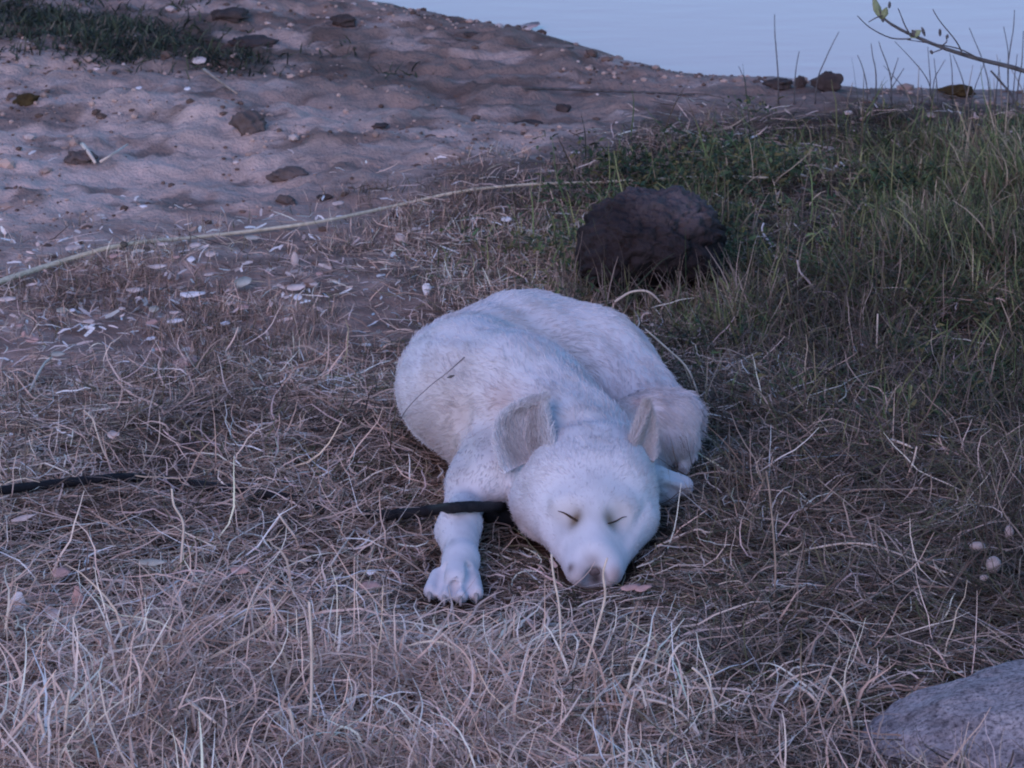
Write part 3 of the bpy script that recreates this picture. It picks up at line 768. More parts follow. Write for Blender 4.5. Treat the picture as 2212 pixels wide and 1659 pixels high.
def pick(pal, n, wts=None):
    pal = np.array(pal); i = rng.choice(len(pal), n, p=None if wts is None else np.array(wts) / sum(wts))
    return pal[i] * np.exp(rng.normal(0, .22, (n, 1)))
def scatter(nc, per, ylo, yhi, keep, spread):
    """clump centres kept by the function keep(x, y, px, py) in 0..1, then roots round them"""
    y = ylo * (yhi / ylo) ** rng.random(nc * 6); nc = int(nc * 1.32); y = ylo * (yhi / ylo) ** rng.random(nc * 6); x = rng.uniform(-1, 1, nc * 6) * (y * .165 + .32)
    px_, py_ = proj(x, y, 0 * x)
    k = rng.random(len(x)) < keep(x, y, px_, py_)
    x = x[k][:nc]; y = y[k][:nc]
    ci = np.repeat(np.arange(len(x)), per)
    n = len(ci)
    rx = x[ci] + rng.normal(0, 1, n) * spread; ry = y[ci] + rng.normal(0, 1, n) * spread
    return rx, ry, ci, len(x)
def sg(t): return 1 / (1 + np.exp(-np.clip(t, -30, 30)))
STRAW = [(.92, .72, .63), (.84, .62, .52), (.72, .51, .41), (.44, .30, .235), (.15, .10, .08), (.88, .65, .60), (.62, .49, .36)]
GREYB = [(.36, .27, .225), (.22, .165, .135), (.13, .095, .078), (.07, .053, .043), (.44, .33, .27), (.17, .15, .09), (.11, .11, .06)]
GREEN = [(.08, .115, .05), (.13, .175, .07), (.24, .25, .11), (.045, .06, .035), (.22, .17, .11), (.42, .33, .24), (.13, .095, .07)]

def leftness(px): return sg((1250 - px) / 220)
def rootz(x, y): return height(x, y) - .002

# 1. low thatch of broken dead stems, everywhere below the sand
def kp(x, y, a, b): return sg((b - sand_line(a) - 25) / 22) * np.where((b < 860) & (a < 850), .30 + .5 * sg((b - 780) / 40), 1)
x, y, ci, nc = scatter(3600, 17, 3.2, 6.5, kp, .035)
n = len(x); pxx, pyy = proj(x, y, 0 * x)
L = rng.uniform(.015, .06, n); dirc = rng.uniform(0, 6.28, nc)[ci] + rng.normal(0, .8, n)
cc_ = np.where((rng.random(n) < leftness(pxx) * .8 + .12)[:, None], pick(STRAW, n, [1, 2, 3, 3, 3, 1.2, 1]), pick(GREYB, n, [1, 2, 3, 3, .8, 2, 2]))
blades('thatch', 'matted broken dead stems covering the soil', 'dead grass', np.stack([x, y, rootz(x, y) + rng.uniform(0, .012, n)], 1), dirc, rng.uniform(-.1, .35, n), L, rng.uniform(.0009, .0022, n), rng.uniform(0, .8, n), rng.normal(0, .8, n), .18, cc_, 3)

# 2. long lying dry stalks: foreground and both sides of the dog
def kp(x, y, a, b):
    k = sg((b - 900 + .14 * np.clip(a - 300, 0, 900)) / 40)
    k = np.maximum(k, .55 * sg((b - 640) / 30) * sg((a - 1500) / 60))
    k = k * (1 - .65 * np.exp(-((a - 160) / 280) ** 2 - ((b - 1270) / 130) ** 2))
    return k * (.30 + .70 * sg((fbm(x * 9, y * 10, 401, 3) - .44) * 30))
x, y, ci, nc = scatter(3000, 22, 3.2, 5.4, kp, .030)
n = len(x); pxx, pyy = proj(x, y, 0 * x)
base = np.where(pxx[:, ] < 1100, .75, 2.2)
ca_ = (fbm(x * 2.3, y * 2.3, 77, 3) - .5) * 7 + base
dirc = ca_ + rng.normal(0, .7, nc)[ci] + rng.normal(0, .6, n) + np.where(rng.random(n) < .4, math.pi, 0)
L = rng.uniform(.02, .125, n) * (1 - .25 * sg((900 - pyy) / 60))
near_face = np.exp(-((x - .08) / .13) ** 4 - ((y - 4.05) / .13) ** 4) + np.exp(-((x + .06) / .09) ** 4 - ((y - 4.02) / .13) ** 4)
el = (rng.uniform(-.1, .38, n) + .35 * (rng.random(n) < .06)) * (1 - .9 * np.clip(near_face, 0, 1))
L = L * (1 - .5 * np.clip(near_face, 0, 1))
pr1 = np.clip(leftness(pxx) * .9 * (.55 + .45 * sg((pyy - 1250) / 90)) + .10 + .35 * sg((pyy - 1480) / 60), 0, 1)
cc_ = np.where((rng.random(n) < pr1)[:, None], pick(STRAW, n, [1.4, 2.2, 2.6, 2, 1.6, 1.2, 1]), pick(GREYB, n, [1.6, 2.2, 3, 2.6, 1, 2, 1.5]))
blades('dry_grass', 'tangled long dry grass stalks lying around the dog', 'dry grass', np.stack([x, y, rootz(x, y) + rng.uniform(0, .026, n) * (1 - .8 * np.clip(near_face, 0, 1))], 1), dirc, el, L, rng.uniform(.0008, .0023, n), rng.uniform(-.2, 1.1, n), rng.normal(0, 1.1, n), .22, cc_, 6)

# 3. pale coarse straw of the near edge, leaning in one sweep
def kp(x, y, a, b): return np.clip(sg((b - 1400 - .00010 * (a - 650) ** 2) / 45), 0, 1) * (.35 + .65 * sg((1300 - a) / 200))
x, y, ci, nc = scatter(430, 16, 3.2, 4.15, kp, .030)
n = len(x); pxx, pyy = proj(x, y, 0 * x)
dirc = .95 + (fbm(x * 2, y * 2, 88, 2) - .5) * 2.0 + rng.normal(0, .35, nc)[ci] + rng.normal(0, .3, n) + np.where(rng.random(n) < .15, 2.0, 0)
blades('coarse_straw', 'pale coarse straw sweeping over the near edge', 'dry grass', np.stack([x, y, rootz(x, y) + rng.uniform(0, .03, n)], 1), dirc, np.where(rng.random(n) < .06, rng.uniform(.5, 1.1, n), rng.uniform(-.05, .45, n)), rng.uniform(.04, .13, n), rng.uniform(.0012, .0032, n), rng.uniform(-.1, 1.3, n), rng.normal(0, .8, n), .20, pick([(.88, .70, .60), (.84, .62, .52), (.72, .51, .41), (.40, .27, .21), (.76, .60, .46)], n, [1.6, 2.5, 2.5, 1.8, 1]), 6)

# 4. short thin turf standing at the left and middle
def kp(x, y, a, b):
    k = sg((b - sand_line(a) - 60) / 30) * sg((960 - b) / 60) * sg((1500 - a) / 120)
    return k * np.clip((fbm(x * 6, y * 6, 66, 3) - .34) * 3.2, 0.05, 1)
x, y, ci, nc = scatter(1500, 26, 4.3, 6.3, kp, .020)
n = len(x)
blades('short_turf', 'thin short brown turf around the pale chips', 'turf', np.stack([x, y, rootz(x, y)], 1), rng.uniform(0, 6.28, n), rng.uniform(.5, 1.5, n), rng.uniform(.008, .034, n), rng.uniform(.0006, .0015, n), rng.uniform(0, 1.2, n), rng.normal(0, .7, n), .08, pick(STRAW[1:5] + GREYB[:3] + [(.13, .115, .065)], n, [1.5, 3, 3, 2, 2, 2, 1, 3]), 4)

# 5. taller green and brown growth at the back right and right
def kp(x, y, a, b):
    edge = np.interp(a, [1100, 1250, 1400, 1600, 1850, 2212, 2700], [430, 385, 345, 305, 285, 262, 250])
    k = sg((b - edge) / 12) * sg((a - 1230 + .12 * (b - 400)) / 70) * sg((760 - b + .25 * (a - 1900)) / 70)
    return k * np.clip((fbm(x * 5, y * 4, 166, 3) - .30) * 3, .10, 1)
x, y, ci, nc = scatter(2700, 20, 4.5, 6.7, kp, .020)
n = len(x); pxx, pyy = proj(x, y, 0 * x)
hgt = .014 + .022 * sg((pyy - 330) / 30) * sg((pxx - 1550) / 150) + .016 * sg((pyy - 470) / 60) + .020 * sg((pxx - 1850) / 90) * sg((pyy - 285) / 18) * sg((700 - pyy) / 80)
hgt = hgt * (.25 + 1.6 * fbm(x * 7, y * 6, 176, 3))
blades('green_growth', 'rough green and brown grass growing behind and right of the boulder', 'grass', np.stack([x, y, rootz(x, y)], 1), rng.uniform(0, 6.28, n), rng.uniform(.2, 1.5, n), hgt * rng.uniform(.4, 1.5, n), rng.uniform(.0009, .0026, n), rng.uniform(0, 1.6, n), rng.normal(0, .6, n), .10, pick(GREEN, n, [2, 2.4, 3, 1.6, 2.6, 2.0, 2.6]), 5)
x, y, ci, nc = scatter(230, 3, 4.5, 6.6, kp, .03)
n = len(x)
blades('tall_weeds', 'sparse taller weed stems standing above the green grass', 'weeds', np.stack([x, y, rootz(x, y)], 1), rng.uniform(0, 6.28, n), rng.uniform(.9, 1.5, n), rng.uniform(.05, .13, n), rng.uniform(.0012, .0024, n), rng.uniform(0, .9, n), rng.normal(0, .5, n), .10, pick(GREEN, n, [2, 2, 3, 2, 2, 1.5, 2]), 6)
# leafy herbs in it: small broad leaves
x, y, ci, nc = scatter(900, 34, 4.6, 6.6, lambda x, y, a, b: kp(x, y, a, b) * (fbm(x * 3, y * 3, 186, 2) > .45), .026)
n = len(x)
z = rootz(x, y) + rng.uniform(.003, .04, n)
blades('herb_leaves', 'small dark green leaves of weeds among the grass', 'weeds', np.stack([x, y, z], 1), rng.uniform(0, 6.28, n), rng.uniform(-.3, .9, n), rng.uniform(.006, .016, n), rng.uniform(.003, .007, n), rng.uniform(0, 1.4, n), rng.normal(0, .5, n), .05, pick([(.05, .085, .04), (.085, .12, .05), (.035, .05, .028), (.16, .14, .06)], n), 3, tip=.1)

# 6. dark upright dead stems right of the dog
def kp(x, y, a, b): return sg((a - 1560) / 60) * sg((b - 560) / 60) * sg((1330 - b) / 60) * np.clip((fbm(x * 5, y * 5, 266, 3) - .3) * 3, .1, 1)
x, y, ci, nc = scatter(560, 14, 4.0, 5.6, kp, .022)
n = len(x)
blades('dark_stems', 'dark thin dead stems standing right of the dog', 'dry grass', np.stack([x, y, rootz(x, y)], 1), rng.uniform(0, 6.28, n), rng.uniform(.2, 1.3, n), rng.uniform(.04, .12, n), rng.uniform(.0008, .0018, n), rng.uniform(0, 1.3, n), rng.normal(0, .6, n), .14, pick(GREYB, n, [1, 2, 3, 3, .7, 2, 2]), 6)

# 7. green weeds on the bank at the top left
def kp(x, y, a, b): return np.exp(-(((a - 120) / 330) ** 2 + ((b - 75 - .12 * (a - 200)) / 50) ** 2)) * 1.2
x, y, ci, nc = scatter(1000, 34, 6.0, 8.2, kp, .030)
n = len(x)
blades('bank_weeds', 'low dark green weeds on the bank at the top left', 'weeds', np.stack([x, y, rootz(x, y)], 1), rng.uniform(0, 6.28, n), rng.uniform(.2, 1.3, n), rng.uniform(.01, .035, n), rng.uniform(.0016, .0045, n), rng.uniform(0, 1.3, n), rng.normal(0, .6, n), .1, pick([(.045, .06, .04), (.07, .085, .05), (.03, .038, .03), (.13, .11, .085)], n, [3, 2, 3, 1.3]), 3)

# 8. fallen bits: flat flakes of bark and leaf too many to count
def kp(x, y, a, b): return 1.6 * np.exp(-(((a - 330) / 420) ** 2 + ((b - 650) / 110) ** 2)) + .10 * sg((b - sand_line(a)) / 20) + .010
x, y, ci, nc = scatter(1150, 2, 3.4, 6.6, kp, .03)
n = len(x)
blades('leaf_flakes', 'tiny pale flakes of leaf and bark littering the turf', 'litter', np.stack([x, y, rootz(x, y) + .004 + rng.uniform(0, .006, n)], 1), rng.uniform(0, 6.28, n), rng.uniform(-.1, .5, n), rng.uniform(.006, .021, n), rng.uniform(.0025, .0065, n), rng.uniform(-.5, 1, n), rng.normal(0, .5, n), .05, pick([(.75, .62, .58), (.88, .80, .78), (.62, .48, .43), (.72, .72, .68), (.34, .25, .21)], n, [3, 3, 1.4, 1, .5]), 2, tip=.5)
# 9. stems leaning over the foot of the boulder
n = 420
x = BOULD[0] + rng.uniform(-.13, .15, n); y = BOULD[1] - rng.uniform(.085, .16, n)
blades('boulder_stems', 'thin dead stems growing up against the front of the boulder', 'dry grass', np.stack([x, y, rootz(x, y)], 1), rng.uniform(0, 3.14, n), rng.uniform(.7, 1.4, n), rng.uniform(.02, .13, n) * rng.uniform(.4, 1, n), rng.uniform(.0008, .0018, n), rng.uniform(0, 1.0, n), rng.normal(0, .6, n), .12, pick(GREYB, n, [3, 2, 2, 1, 2, 2, 1]), 6)
#@@THINGS
# ------------------------------------------------------------------ single things lying and standing about
def strand(name, pts, rad, m, label, cat, group=None, n=6, parent=None, rough=.15, sub=4):
    v, f = tube(pts, rad, n, rough, sub)
    ob = mesh(name, v, f, m, parent=parent, loc=tuple(pts[0]) if parent is None else tuple(pts[len(pts) // 2]))
    if parent is None: tag(ob, label, cat, group)
    return ob
def ground_at(px, py, h):
    d = ray(px, py); t = (h - CH) / d[2]
    for _ in range(6):
        p = d * t; t = (h + float(height(np.array([p[0]]), np.array([p[1]]))[0]) - CH) / d[2]
    p = d * t; return np.array((p[0], p[1], CH + d[2] * t))
def onplane(pl, y0, dy=0.0):
    """points in an upright plane at depth y0 (leaning by dy)"""
    m_ = len(pl); return [atY(a, b, y0 + dy * i / max(m_ - 1, 1)) for i, (a, b) in enumerate(pl)]
# cord
cp_ = [(-170, 690), (-60, 640), (0, 609), (130, 566), (265, 529), (420, 513), (560, 497), (700, 477), (870, 441), (1000, 413), (1150, 398), (1300, 393), (1450, 385), (1560, 381), (1660, 384)]
cz = [.008, .010, .011, .010, .010, .007, .006, .008, .007, .007, .008, .012, .016, .020, .018]
pts_ = [ground_at(a, b, z) for (a, b), z in zip(cp_, cz)]
cord = strand('cord', pts_, [.0046, .0044, .0042, .0038] + [.0031, .0027, .0025, .0025, .0024, .0022, .0020, .0017, .0016, .0015, .0012], M_cord, 'long pale yellowish cord lying across the bank behind the dog', 'cord', n=8, sub=6)
kn = ground_at(267, 528, .011); v, f = blob((0, 0, 0), (.0055, .0045, .0048), 9, .3, 2, 2)
mesh('knot', v + kn, f, M_knot, parent=cord, loc=tuple(kn))
# leash: under the jaw, over the foreleg, away to the left through the grass
lp = [atY(1125, 1100, 4.34), atY(1085, 1096, 4.315), hit(1040, 1095, .006), hit(1005, 1095, .007), hit(975, 1097, .009)]
lp += [atY(940, 1101, 4.285), atY(900, 1107, 4.29), atY(862, 1111, 4.30), ground_at(832, 1113, .030), ground_at(790, 1112, .012), ground_at(740, 1106, .006), ground_at(680, 1093, .006), ground_at(620, 1076, .018), ground_at(560, 1066, .021), ground_at(490, 1056, .021), ground_at(430, 1048, .018), ground_at(345, 1036, .008), ground_at(262, 1032, .024), ground_at(190, 1038, .029), ground_at(110, 1046, .029), ground_at(0, 1060, .029), ground_at(-110, 1076, .028), ground_at(-260, 1100, .02)]
v, f = tube(lp, [.0062] * 9 + [.0055] * (len(lp) - 9), 8, .16, 6)
leash = mesh('leash', v, f, M_leash, loc=tuple(lp[0])); tag(leash, 'black dog leash running from under the jaw over the foreleg to the left', 'leash')

# bare stalks standing before the water
def zz(x, y): return 1592.6 + x * .28, y * .28
ST_ = [([(318, 760), (316, 600), (300, 380), (290, 250), (288, 110)], .0013, 'tallest bare stalk at the left of those before the water, with a node'),
 ([(440, 760), (445, 620), (458, 500), (478, 395)], .0012, 'bare stalk rising above the small upright shore stone'),
 ([(600, 780), (620, 610), (680, 460), (735, 340), (785, 245)], .0012, 'bare stalk leaning right over the largest shore stone'),
 ([(1005, 830), (1000, 680), (985, 590), (960, 500), (928, 425)], .0012, 'bare stalk bending left, right of the largest shore stone'),
 ([(1065, 830), (1072, 640), (1066, 530), (1045, 430), (1033, 335)], .0013, 'upright bare stalk left of the forked stalk before the water'),
 ([(1500, 830), (1490, 680), (1440, 570), (1330, 440), (1215, 320)], .0011, 'long bare stalk leaning far left under the budded branch'),
 ([(1480, 830), (1490, 650), (1480, 500), (1470, 360)], .0011, 'straight upright bare stalk touching the budded branch from below'),
 ([(1665, 830), (1660, 640), (1655, 520), (1640, 410)], .0012, 'upright bare stalk left of the ochre shore chunk'),
 ([(1800, 830), (1760, 690), (1720, 560), (1665, 425)], .0012, 'bare stalk crossing behind the ochre shore chunk'),
 ([(1945, 860), (1940, 660), (1920, 560), (1880, 430), (1830, 310), (1790, 215)], .0012, 'tall bare stalk crossing the branch near the right side'),
 ([(2090, 880), (2090, 640), (2092, 480), (2085, 360), (2055, 205)], .0012, 'tall bare stalk with a bent top close to the right edge'),
 ([(2100, 900), (2088, 560), (2105, 380), (2130, 230), (2140, 75)], .0013, 'tallest bare stalk close to the right edge'),
 ([(2150, 880), (2170, 640), (2195, 500), (2208, 240)], .0014, 'thick bare stalk at the right edge of the water'),
 ([(1500, 830), (1520, 620), (1570, 520), (1605, 460)], .0010, 'thin bare stalk curving right in the middle of the tuft'),
 ([(75, 680), (60, 620), (35, 565), (10, 510)], .0010, 'short bare stalk at the far left of those before the water')]
for pl, r, lab in ST_:
    pl = [zz(*q) for q in pl]
    y0 = ground(pl[0][0], max(pl[0][1], 225))[1]
    P_ = onplane(pl, y0); P_ = [np.array((P_[0][0], y0, float(height(np.array([P_[0][0]]), np.array([y0]))[0])))] + P_[1:]
    strand('bare_stalk', P_, np.linspace(r, r * .45, len(P_)), M_twig, lab, 'stalk', 'bare stalks before the water', n=5)
pl = [zz(*q) for q in [(1190, 830), (1190, 700), (1182, 590), (1150, 480), (1110, 380), (1092, 320)]]
y0 = ground(pl[0][0], 232)[1]; P_ = onplane(pl, y0)
fork = strand('forked_stalk', P_, np.linspace(.0014, .0006, 6), M_twig, 'three-pronged bare stalk before the water, left of the branch', 'stalk', 'bare stalks before the water', n=5)
for q in ([(1188, 620), (1215, 530), (1243, 445)], [(1190, 680), (1240, 600), (1288, 525)]):
    strand('prong', onplane([zz(*a) for a in q], y0), [.0010, .0008, .0005], M_twig, '', '', n=5, parent=fork)
pl = [zz(*q) for q in [(2170, 860), (2120, 740), (2040, 640), (1955, 545)]]
y0 = ground(pl[0][0], 240)[1] - .1; strand('bare_stalk', onplane(pl, y0), [.0022, .0020, .0018, .0016], M_twig, 'short thick dark stalk slanting left below the branch', 'stalk', 'bare stalks before the water', n=6)
g = np.random.default_rng(5)
ORD = 'first second third fourth fifth sixth seventh eighth ninth tenth eleventh twelfth thirteenth fourteenth fifteenth sixteenth seventeenth eighteenth nineteenth twentieth'.split()
for i, a in enumerate(sorted(g.uniform(1810, 2230, 20))):
    b = 238; p = ground(a, b); h = g.uniform(.02, .06) * (1 + (a - 1800) / 500)
    lx = g.normal(0, .35) * h; P_ = [p, p + (lx * .3, 0, h * .45), p + (lx, g.normal(0, .01), h)]
    strand('short_stalk', P_, [.0010, .0008, .0004], M_twig if i % 2 else M_straw2, ORD[i] + ' from the left of the short thin stalks fringing the water', 'stalk', 'short stalks fringing the water', n=4)

# budded branch reaching in from the right
yb = 5.35
bp0 = ground(2560, 560)
P_ = [np.array((bp0[0], yb, float(height(np.array([bp0[0]]), np.array([yb]))[0])))] + onplane([(2470, 330), (2350, 205), (2212, 153), (2120, 129), (2045, 106), (1980, 80), (1935, 58), (1910, 40), (1900, 22), (1890, -8)], yb)
br = strand('branch', P_, [.0052, .0046, .0038, .0031, .0028, .0025, .0022, .0019, .0016, .0013, .0009], M_twig, 'thin budded branch with pale leaves reaching over the water from the right', 'branch', n=8)
for q in ([(1968, 84), (1925, 82), (1880, 60), (1852, 34)], [(1968, 78), (1955, 55), (1945, 30), (1940, 18)], [(2040, 104), (2012, 115)], [(2034, 100), (2045, 90), (2044, 84)], [(2118, 129), (2070, 105), (2000, 92), (1960, 86)], [(2080, 118), (2066, 90), (2030, 45), (2015, 20)], [(1906, 34), (1893, 38), (1876, 48)]):
    strand('twig', onplane(q, yb - .004), np.linspace(.0011, .0006, len(q)), M_twig, '', '', n=5, parent=br)
def leafmesh(c, tipv, w, curl, m, name, parent=None, label=None, cat=None, group=None, nrm=(0, -1, .3)):
    c = np.array(c, float); t = np.array(tipv, float); Lg = np.linalg.norm(t); t = t / Lg; nv_ = np.array(nrm, float); s_ = np.cross(t, nv_); s_ /= np.linalg.norm(s_); nv_ = np.cross(s_, t)
    prof = [rng.uniform(.15, .6), rng.uniform(.6, 1), 1.0, rng.uniform(.5, 1), rng.uniform(.1, .5)] if parent is None else [.25, .8, 1, .75, .12]; V1 = []
    for i, pw in enumerate(prof):
        u = i / 4
        for j in (-1, 0, 1): V1.append(c + t * Lg * u + s_ * (w * .5 * pw * j * rng.uniform(.85, 1.15)) + nv_ * (curl * Lg * (u * u) + (abs(j) * curl * w * .6)))
    V1 = np.array(V1); V2 = V1 - nv_ * .0006; V_ = np.vstack([V1, V2]); F_ = []
    for i in range(4):
        for j in (0, 1):
            a = i * 3 + j; F_.append((a, a + 1, a + 4, a + 3)); F_.append((a + 15, a + 18, a + 19, a + 16))
    for i in range(4):
        for j in (0, 2):
            a = i * 3 + j; q = (a, a + 3, a + 18, a + 15); F_.append(q if j == 0 else q[::-1])
    F_ += [(0, 15, 16, 1), (1, 16, 17, 2), (12, 13, 28, 27), (13, 14, 29, 28)]
    ob = mesh(name, V_, F_, m, parent=parent, loc=tuple(c))
    if parent is None: tag(ob, label, cat, group)
    return ob
def dpx(a, b, a2, b2, y): return atY(a2, b2, y) - atY(a, b, y)
leafmesh(atY(1905, 42, yb), dpx(1905, 42, 1884, -6, yb), .011, .15, M_greenleaf, 'leaf', br)
leafmesh(atY(1907, 40, yb - .002), dpx(1907, 40, 1916, 14, yb), .009, .25, M_greenleaf, 'leaf', br)
leafmesh(atY(1966, 80, yb), dpx(1966, 80, 1990, 66, yb), .010, .2, M_greenleaf, 'leaf', br)
leafmesh(atY(1985, 82, yb), dpx(1985, 82, 1968, 64, yb), .008, .2, M_bud, 'leaf', br)
for (a, b, a2, b2) in ((1921, 18, 1922, 3), (1998, 78, 1991, 58), (2031, 78, 2030, 62), (2045, 84, 2047, 74), (2014, 117, 2010, 108), (1908, 48, 1906, 38)):
    c = atY(a, b, yb); t = atY(a2, b2, yb)
    v, f = tube([c, c * .6 + t * .4, c * .25 + t * .75, t], [.0008, .0022, .0019, .0004], 6, .1, 2)
    mesh('bud', v, f, M_bud, parent=br, loc=tuple(c))

# single straws that stand out
def ontop(pl, hs): return [ground_at(a, b, h) for (a, b), h in zip(pl, hs)]
def straw(pl, hs, r, m, label, group='single stalks in the grass', name='straw_stalk'):
    P_ = [ground_at(a, b, h) for (a, b), h in zip(pl, hs)]
    return strand(name, P_, np.linspace(r, r * .6, len(P_)), m, label, 'stalk', group, n=5)
def standing(pl, r, m, label, y=None, lean=0.0, group='single stalks in the grass'):
    """first point is the root on the ground, the rest rise in its upright plane"""
    p0 = ground(*pl[0]); y0 = p0[1]
    P_ = [p0] + [atY(a, b, y0 + lean * (i + 1)) for i, (a, b) in enumerate(pl[1:])]
    return strand('straw_stalk', P_, np.linspace(r, r * .7, len(P_)), m, label, 'stalk', group, n=5)
standing([(1213, 1470), (1212, 1400), (1208, 1310), (1196, 1245), (1191, 1197)], .0015, M_straw, 'pale straw standing in front of the left side of the muzzle')
standing([(1258, 1520), (1264, 1450), (1288, 1365), (1307, 1290), (1303, 1240), (1312, 1205)], .0016, M_straw, 'pale straw standing in front of the nose, wavy and slanting')
standing([(1335, 1420), (1355, 1360), (1380, 1300)], .0010, M_straw2, 'thin brown straw right of the nose')
standing([(1545, 1610), (1543, 1560), (1538, 1505), (1520, 1465), (1495, 1442)], .0017, M_straw, 'pale straw arching up and left below the dog, near the lower edge')
standing([(1845, 1615), (1838, 1550), (1820, 1490), (1792, 1460)], .0014, M_straw, 'pale straw arching left beside the granite rock')
standing([(388, 1262), (393, 1190), (396, 1130), (376, 1092), (371, 1056)], .0017, M_straw, 'pale kinked straw standing below the leash at the left')
standing([(250, 1010), (228, 985), (208, 930), (200, 905), (180, 886)], .0013, M_straw, 'pale bent straw above the leash at the left')
standing([(1512, 875), (1504, 840), (1482, 792), (1440, 752), (1394, 711)], .0014, M_straw, 'straw leaning over from behind the dog toward the boulder')
standing([(1893, 790), (1894, 740), (1896, 678)], .0014, M_straw, 'upright pale straw alone in the dark grass right of the boulder')
standing([(1945, 1062), (1955, 1040), (1972, 1000), (1980, 965)], .0016, M_straw, 'pale straw slanting up right, far right of the dog')
straw([(1925, 950), (1950, 958), (1972, 968)], [.03, .035, .03], .0018, M_straw, 'short pale straw lying across the slanting straw at the right')
straw([(1800, 1068), (1860, 1058), (1940, 1057), (2020, 1058)], [.02, .028, .028, .02], .0016, M_straw2, 'long brown straw lying level far right of the dog')
straw([(1700, 1200), (1790, 1178), (1870, 1175), (1950, 1200), (2040, 1235), (2110, 1265)], [.02, .026, .03, .028, .024, .02], .0015, M_straw, 'long arching straw lying right of the muzzle')
straw([(1760, 1360), (1850, 1310), (1940, 1255), (2010, 1200)], [.018, .03, .03, .02], .0013, M_straw2, 'straw lying diagonally above the granite rock')
straw([(1420, 1180), (1500, 1145), (1530, 1150), (1580, 1140)], [.02, .028, .028, .02], .0014, M_straw, 'straw lying just right of the cheek of the dog')
standing([(1668, 1330), (1675, 1250), (1673, 1180), (1662, 1060), (1655, 1018)], .0013, M_straw2, 'tall thin brown stalk standing right of the muzzle')
straw([(405, 1513), (440, 1540), (480, 1573)], [.035, .04, .03], .0022, M_straw, 'thick pale straw slanting down right near the lower left')
standing([(478, 1640), (480, 1600), (482, 1573)], .0016, M_straw, 'short straw standing under the thick slanting one')
standing([(662, 1600), (672, 1525), (673, 1400), (668, 1300)], .0019, M_straw, 'tall pale straw standing in the lower left straw')
standing([(640, 1640), (632, 1560), (624, 1530)], .0024, M_straw, 'thick blunt straw stub near the lower edge')
standing([(700, 1395), (684, 1365), (692, 1330)], .0014, M_straw, 'short hooked straw left of the tall pale one')
standing([(102, 1650), (96, 1590), (82, 1540)], .0026, M_straw, 'thick pale straw leaning left in the lower left corner')
standing([(135, 1640), (142, 1560), (150, 1490)], .0022, M_straw, 'thick pale straw leaning right in the lower left corner')
standing([(160, 1560), (122, 1500), (115, 1455)], .0017, M_straw, 'bent pale straw above the lower left corner')
standing([(215, 1620), (210, 1580), (200, 1560)], .0022, M_straw, 'short thick straw right of the lower left corner tuft')
standing([(648, 1200), (640, 1165), (615, 1130), (600, 1108)], .0018, M_straw, 'pale pointed straw left of the outstretched paw')
straw([(712, 1225), (738, 1185), (766, 1145)], [.02, .03, .03], .0014, M_straw, 'straight straw slanting up right between leash and straw heap')
straw([(770, 1140), (850, 1190), (925, 1245)], [.03, .03, .02], .0013, M_straw2, 'long brown straw slanting down toward the paw')
straw([(60, 852), (80, 812), (96, 785), (112, 772)], [.012, .02, .022, .02], .0019, M_straw, 'pale straw on the turf at the far left')
straw([(1328, 652), (1360, 632), (1392, 628), (1412, 638), (1428, 655)], [.03, .04, .045, .04, .03], .0017, M_straw, 'pale arching straw at the foot of the boulder')
straw([(690, 1330), (760, 1290), (830, 1268), (900, 1292)], [.02, .028, .028, .02], .0013, M_straw2, 'brown straw arching left of the paw')
straw([(1310, 1190 + 250), (1350, 1420), (1400, 1428), (1470, 1460), (1560, 1500)], [.02, .03, .035, .03, .02], .0016, M_straw, 'long pale straw arching below the muzzle')
straw([(1240, 1580), (1270, 1530), (1330, 1470), (1370, 1452)], [.02, .03, .036, .03], .0017, M_straw, 'pale straw curving up right near the lower edge')
straw([(1395, 1510), (1450, 1525), (1490, 1560), (1515, 1610)], [.03, .034, .03, .02], .0016, M_straw, 'pale straw bowed downward near the lower edge')
straw([(1720, 1480), (1750, 1500), (1775, 1530)], [.03, .034, .02], .0020, M_straw, 'short pale straw left of the granite rock')
# curled pale tendrils near the boulder
standing([(1665, 545), (1664, 527), (1652, 510), (1646, 495), (1650, 482)], .0018, M_white, 'whitish curled tendril right of the boulder')
standing([(1745, 636), (1754, 620), (1742, 603), (1728, 587), (1722, 562)], .0018, M_paleleaf, 'pale hooked tendril in the grass right of the boulder')
standing([(1788, 512), (1793, 500), (1800, 484)], .0016, M_white, 'short pale sprig standing right of the two curled tendrils')
# stalk with a seed crossing the dog's flank
p0 = ground(850, 935); P_ = [p0, atY(880, 882, 4.44), atY(930, 833, 4.42), atY(965, 806, 4.41), atY(1003, 772, 4.40)]
M_seed = noise_mat('grey_seed_stem', 90, [(.3, (.13, .12, .13)), (.75, (.24, .22, .24))])
stalk = strand('seed_stalk', P_, [.0005, .0005, .0005, .0005, .0009], M_seed, 'thin grey stalk with a dark seed rising in front of the flank of the dog', 'stalk', n=5)
c = atY(966, 816, 4.40); t = atY(982, 811, 4.40)
v, f = tube([c, (c + t) / 2, t], [.0005, .0018, .0005], 6, 0, 3); mesh('seed', v, f, M_twig, parent=stalk, loc=tuple(c))
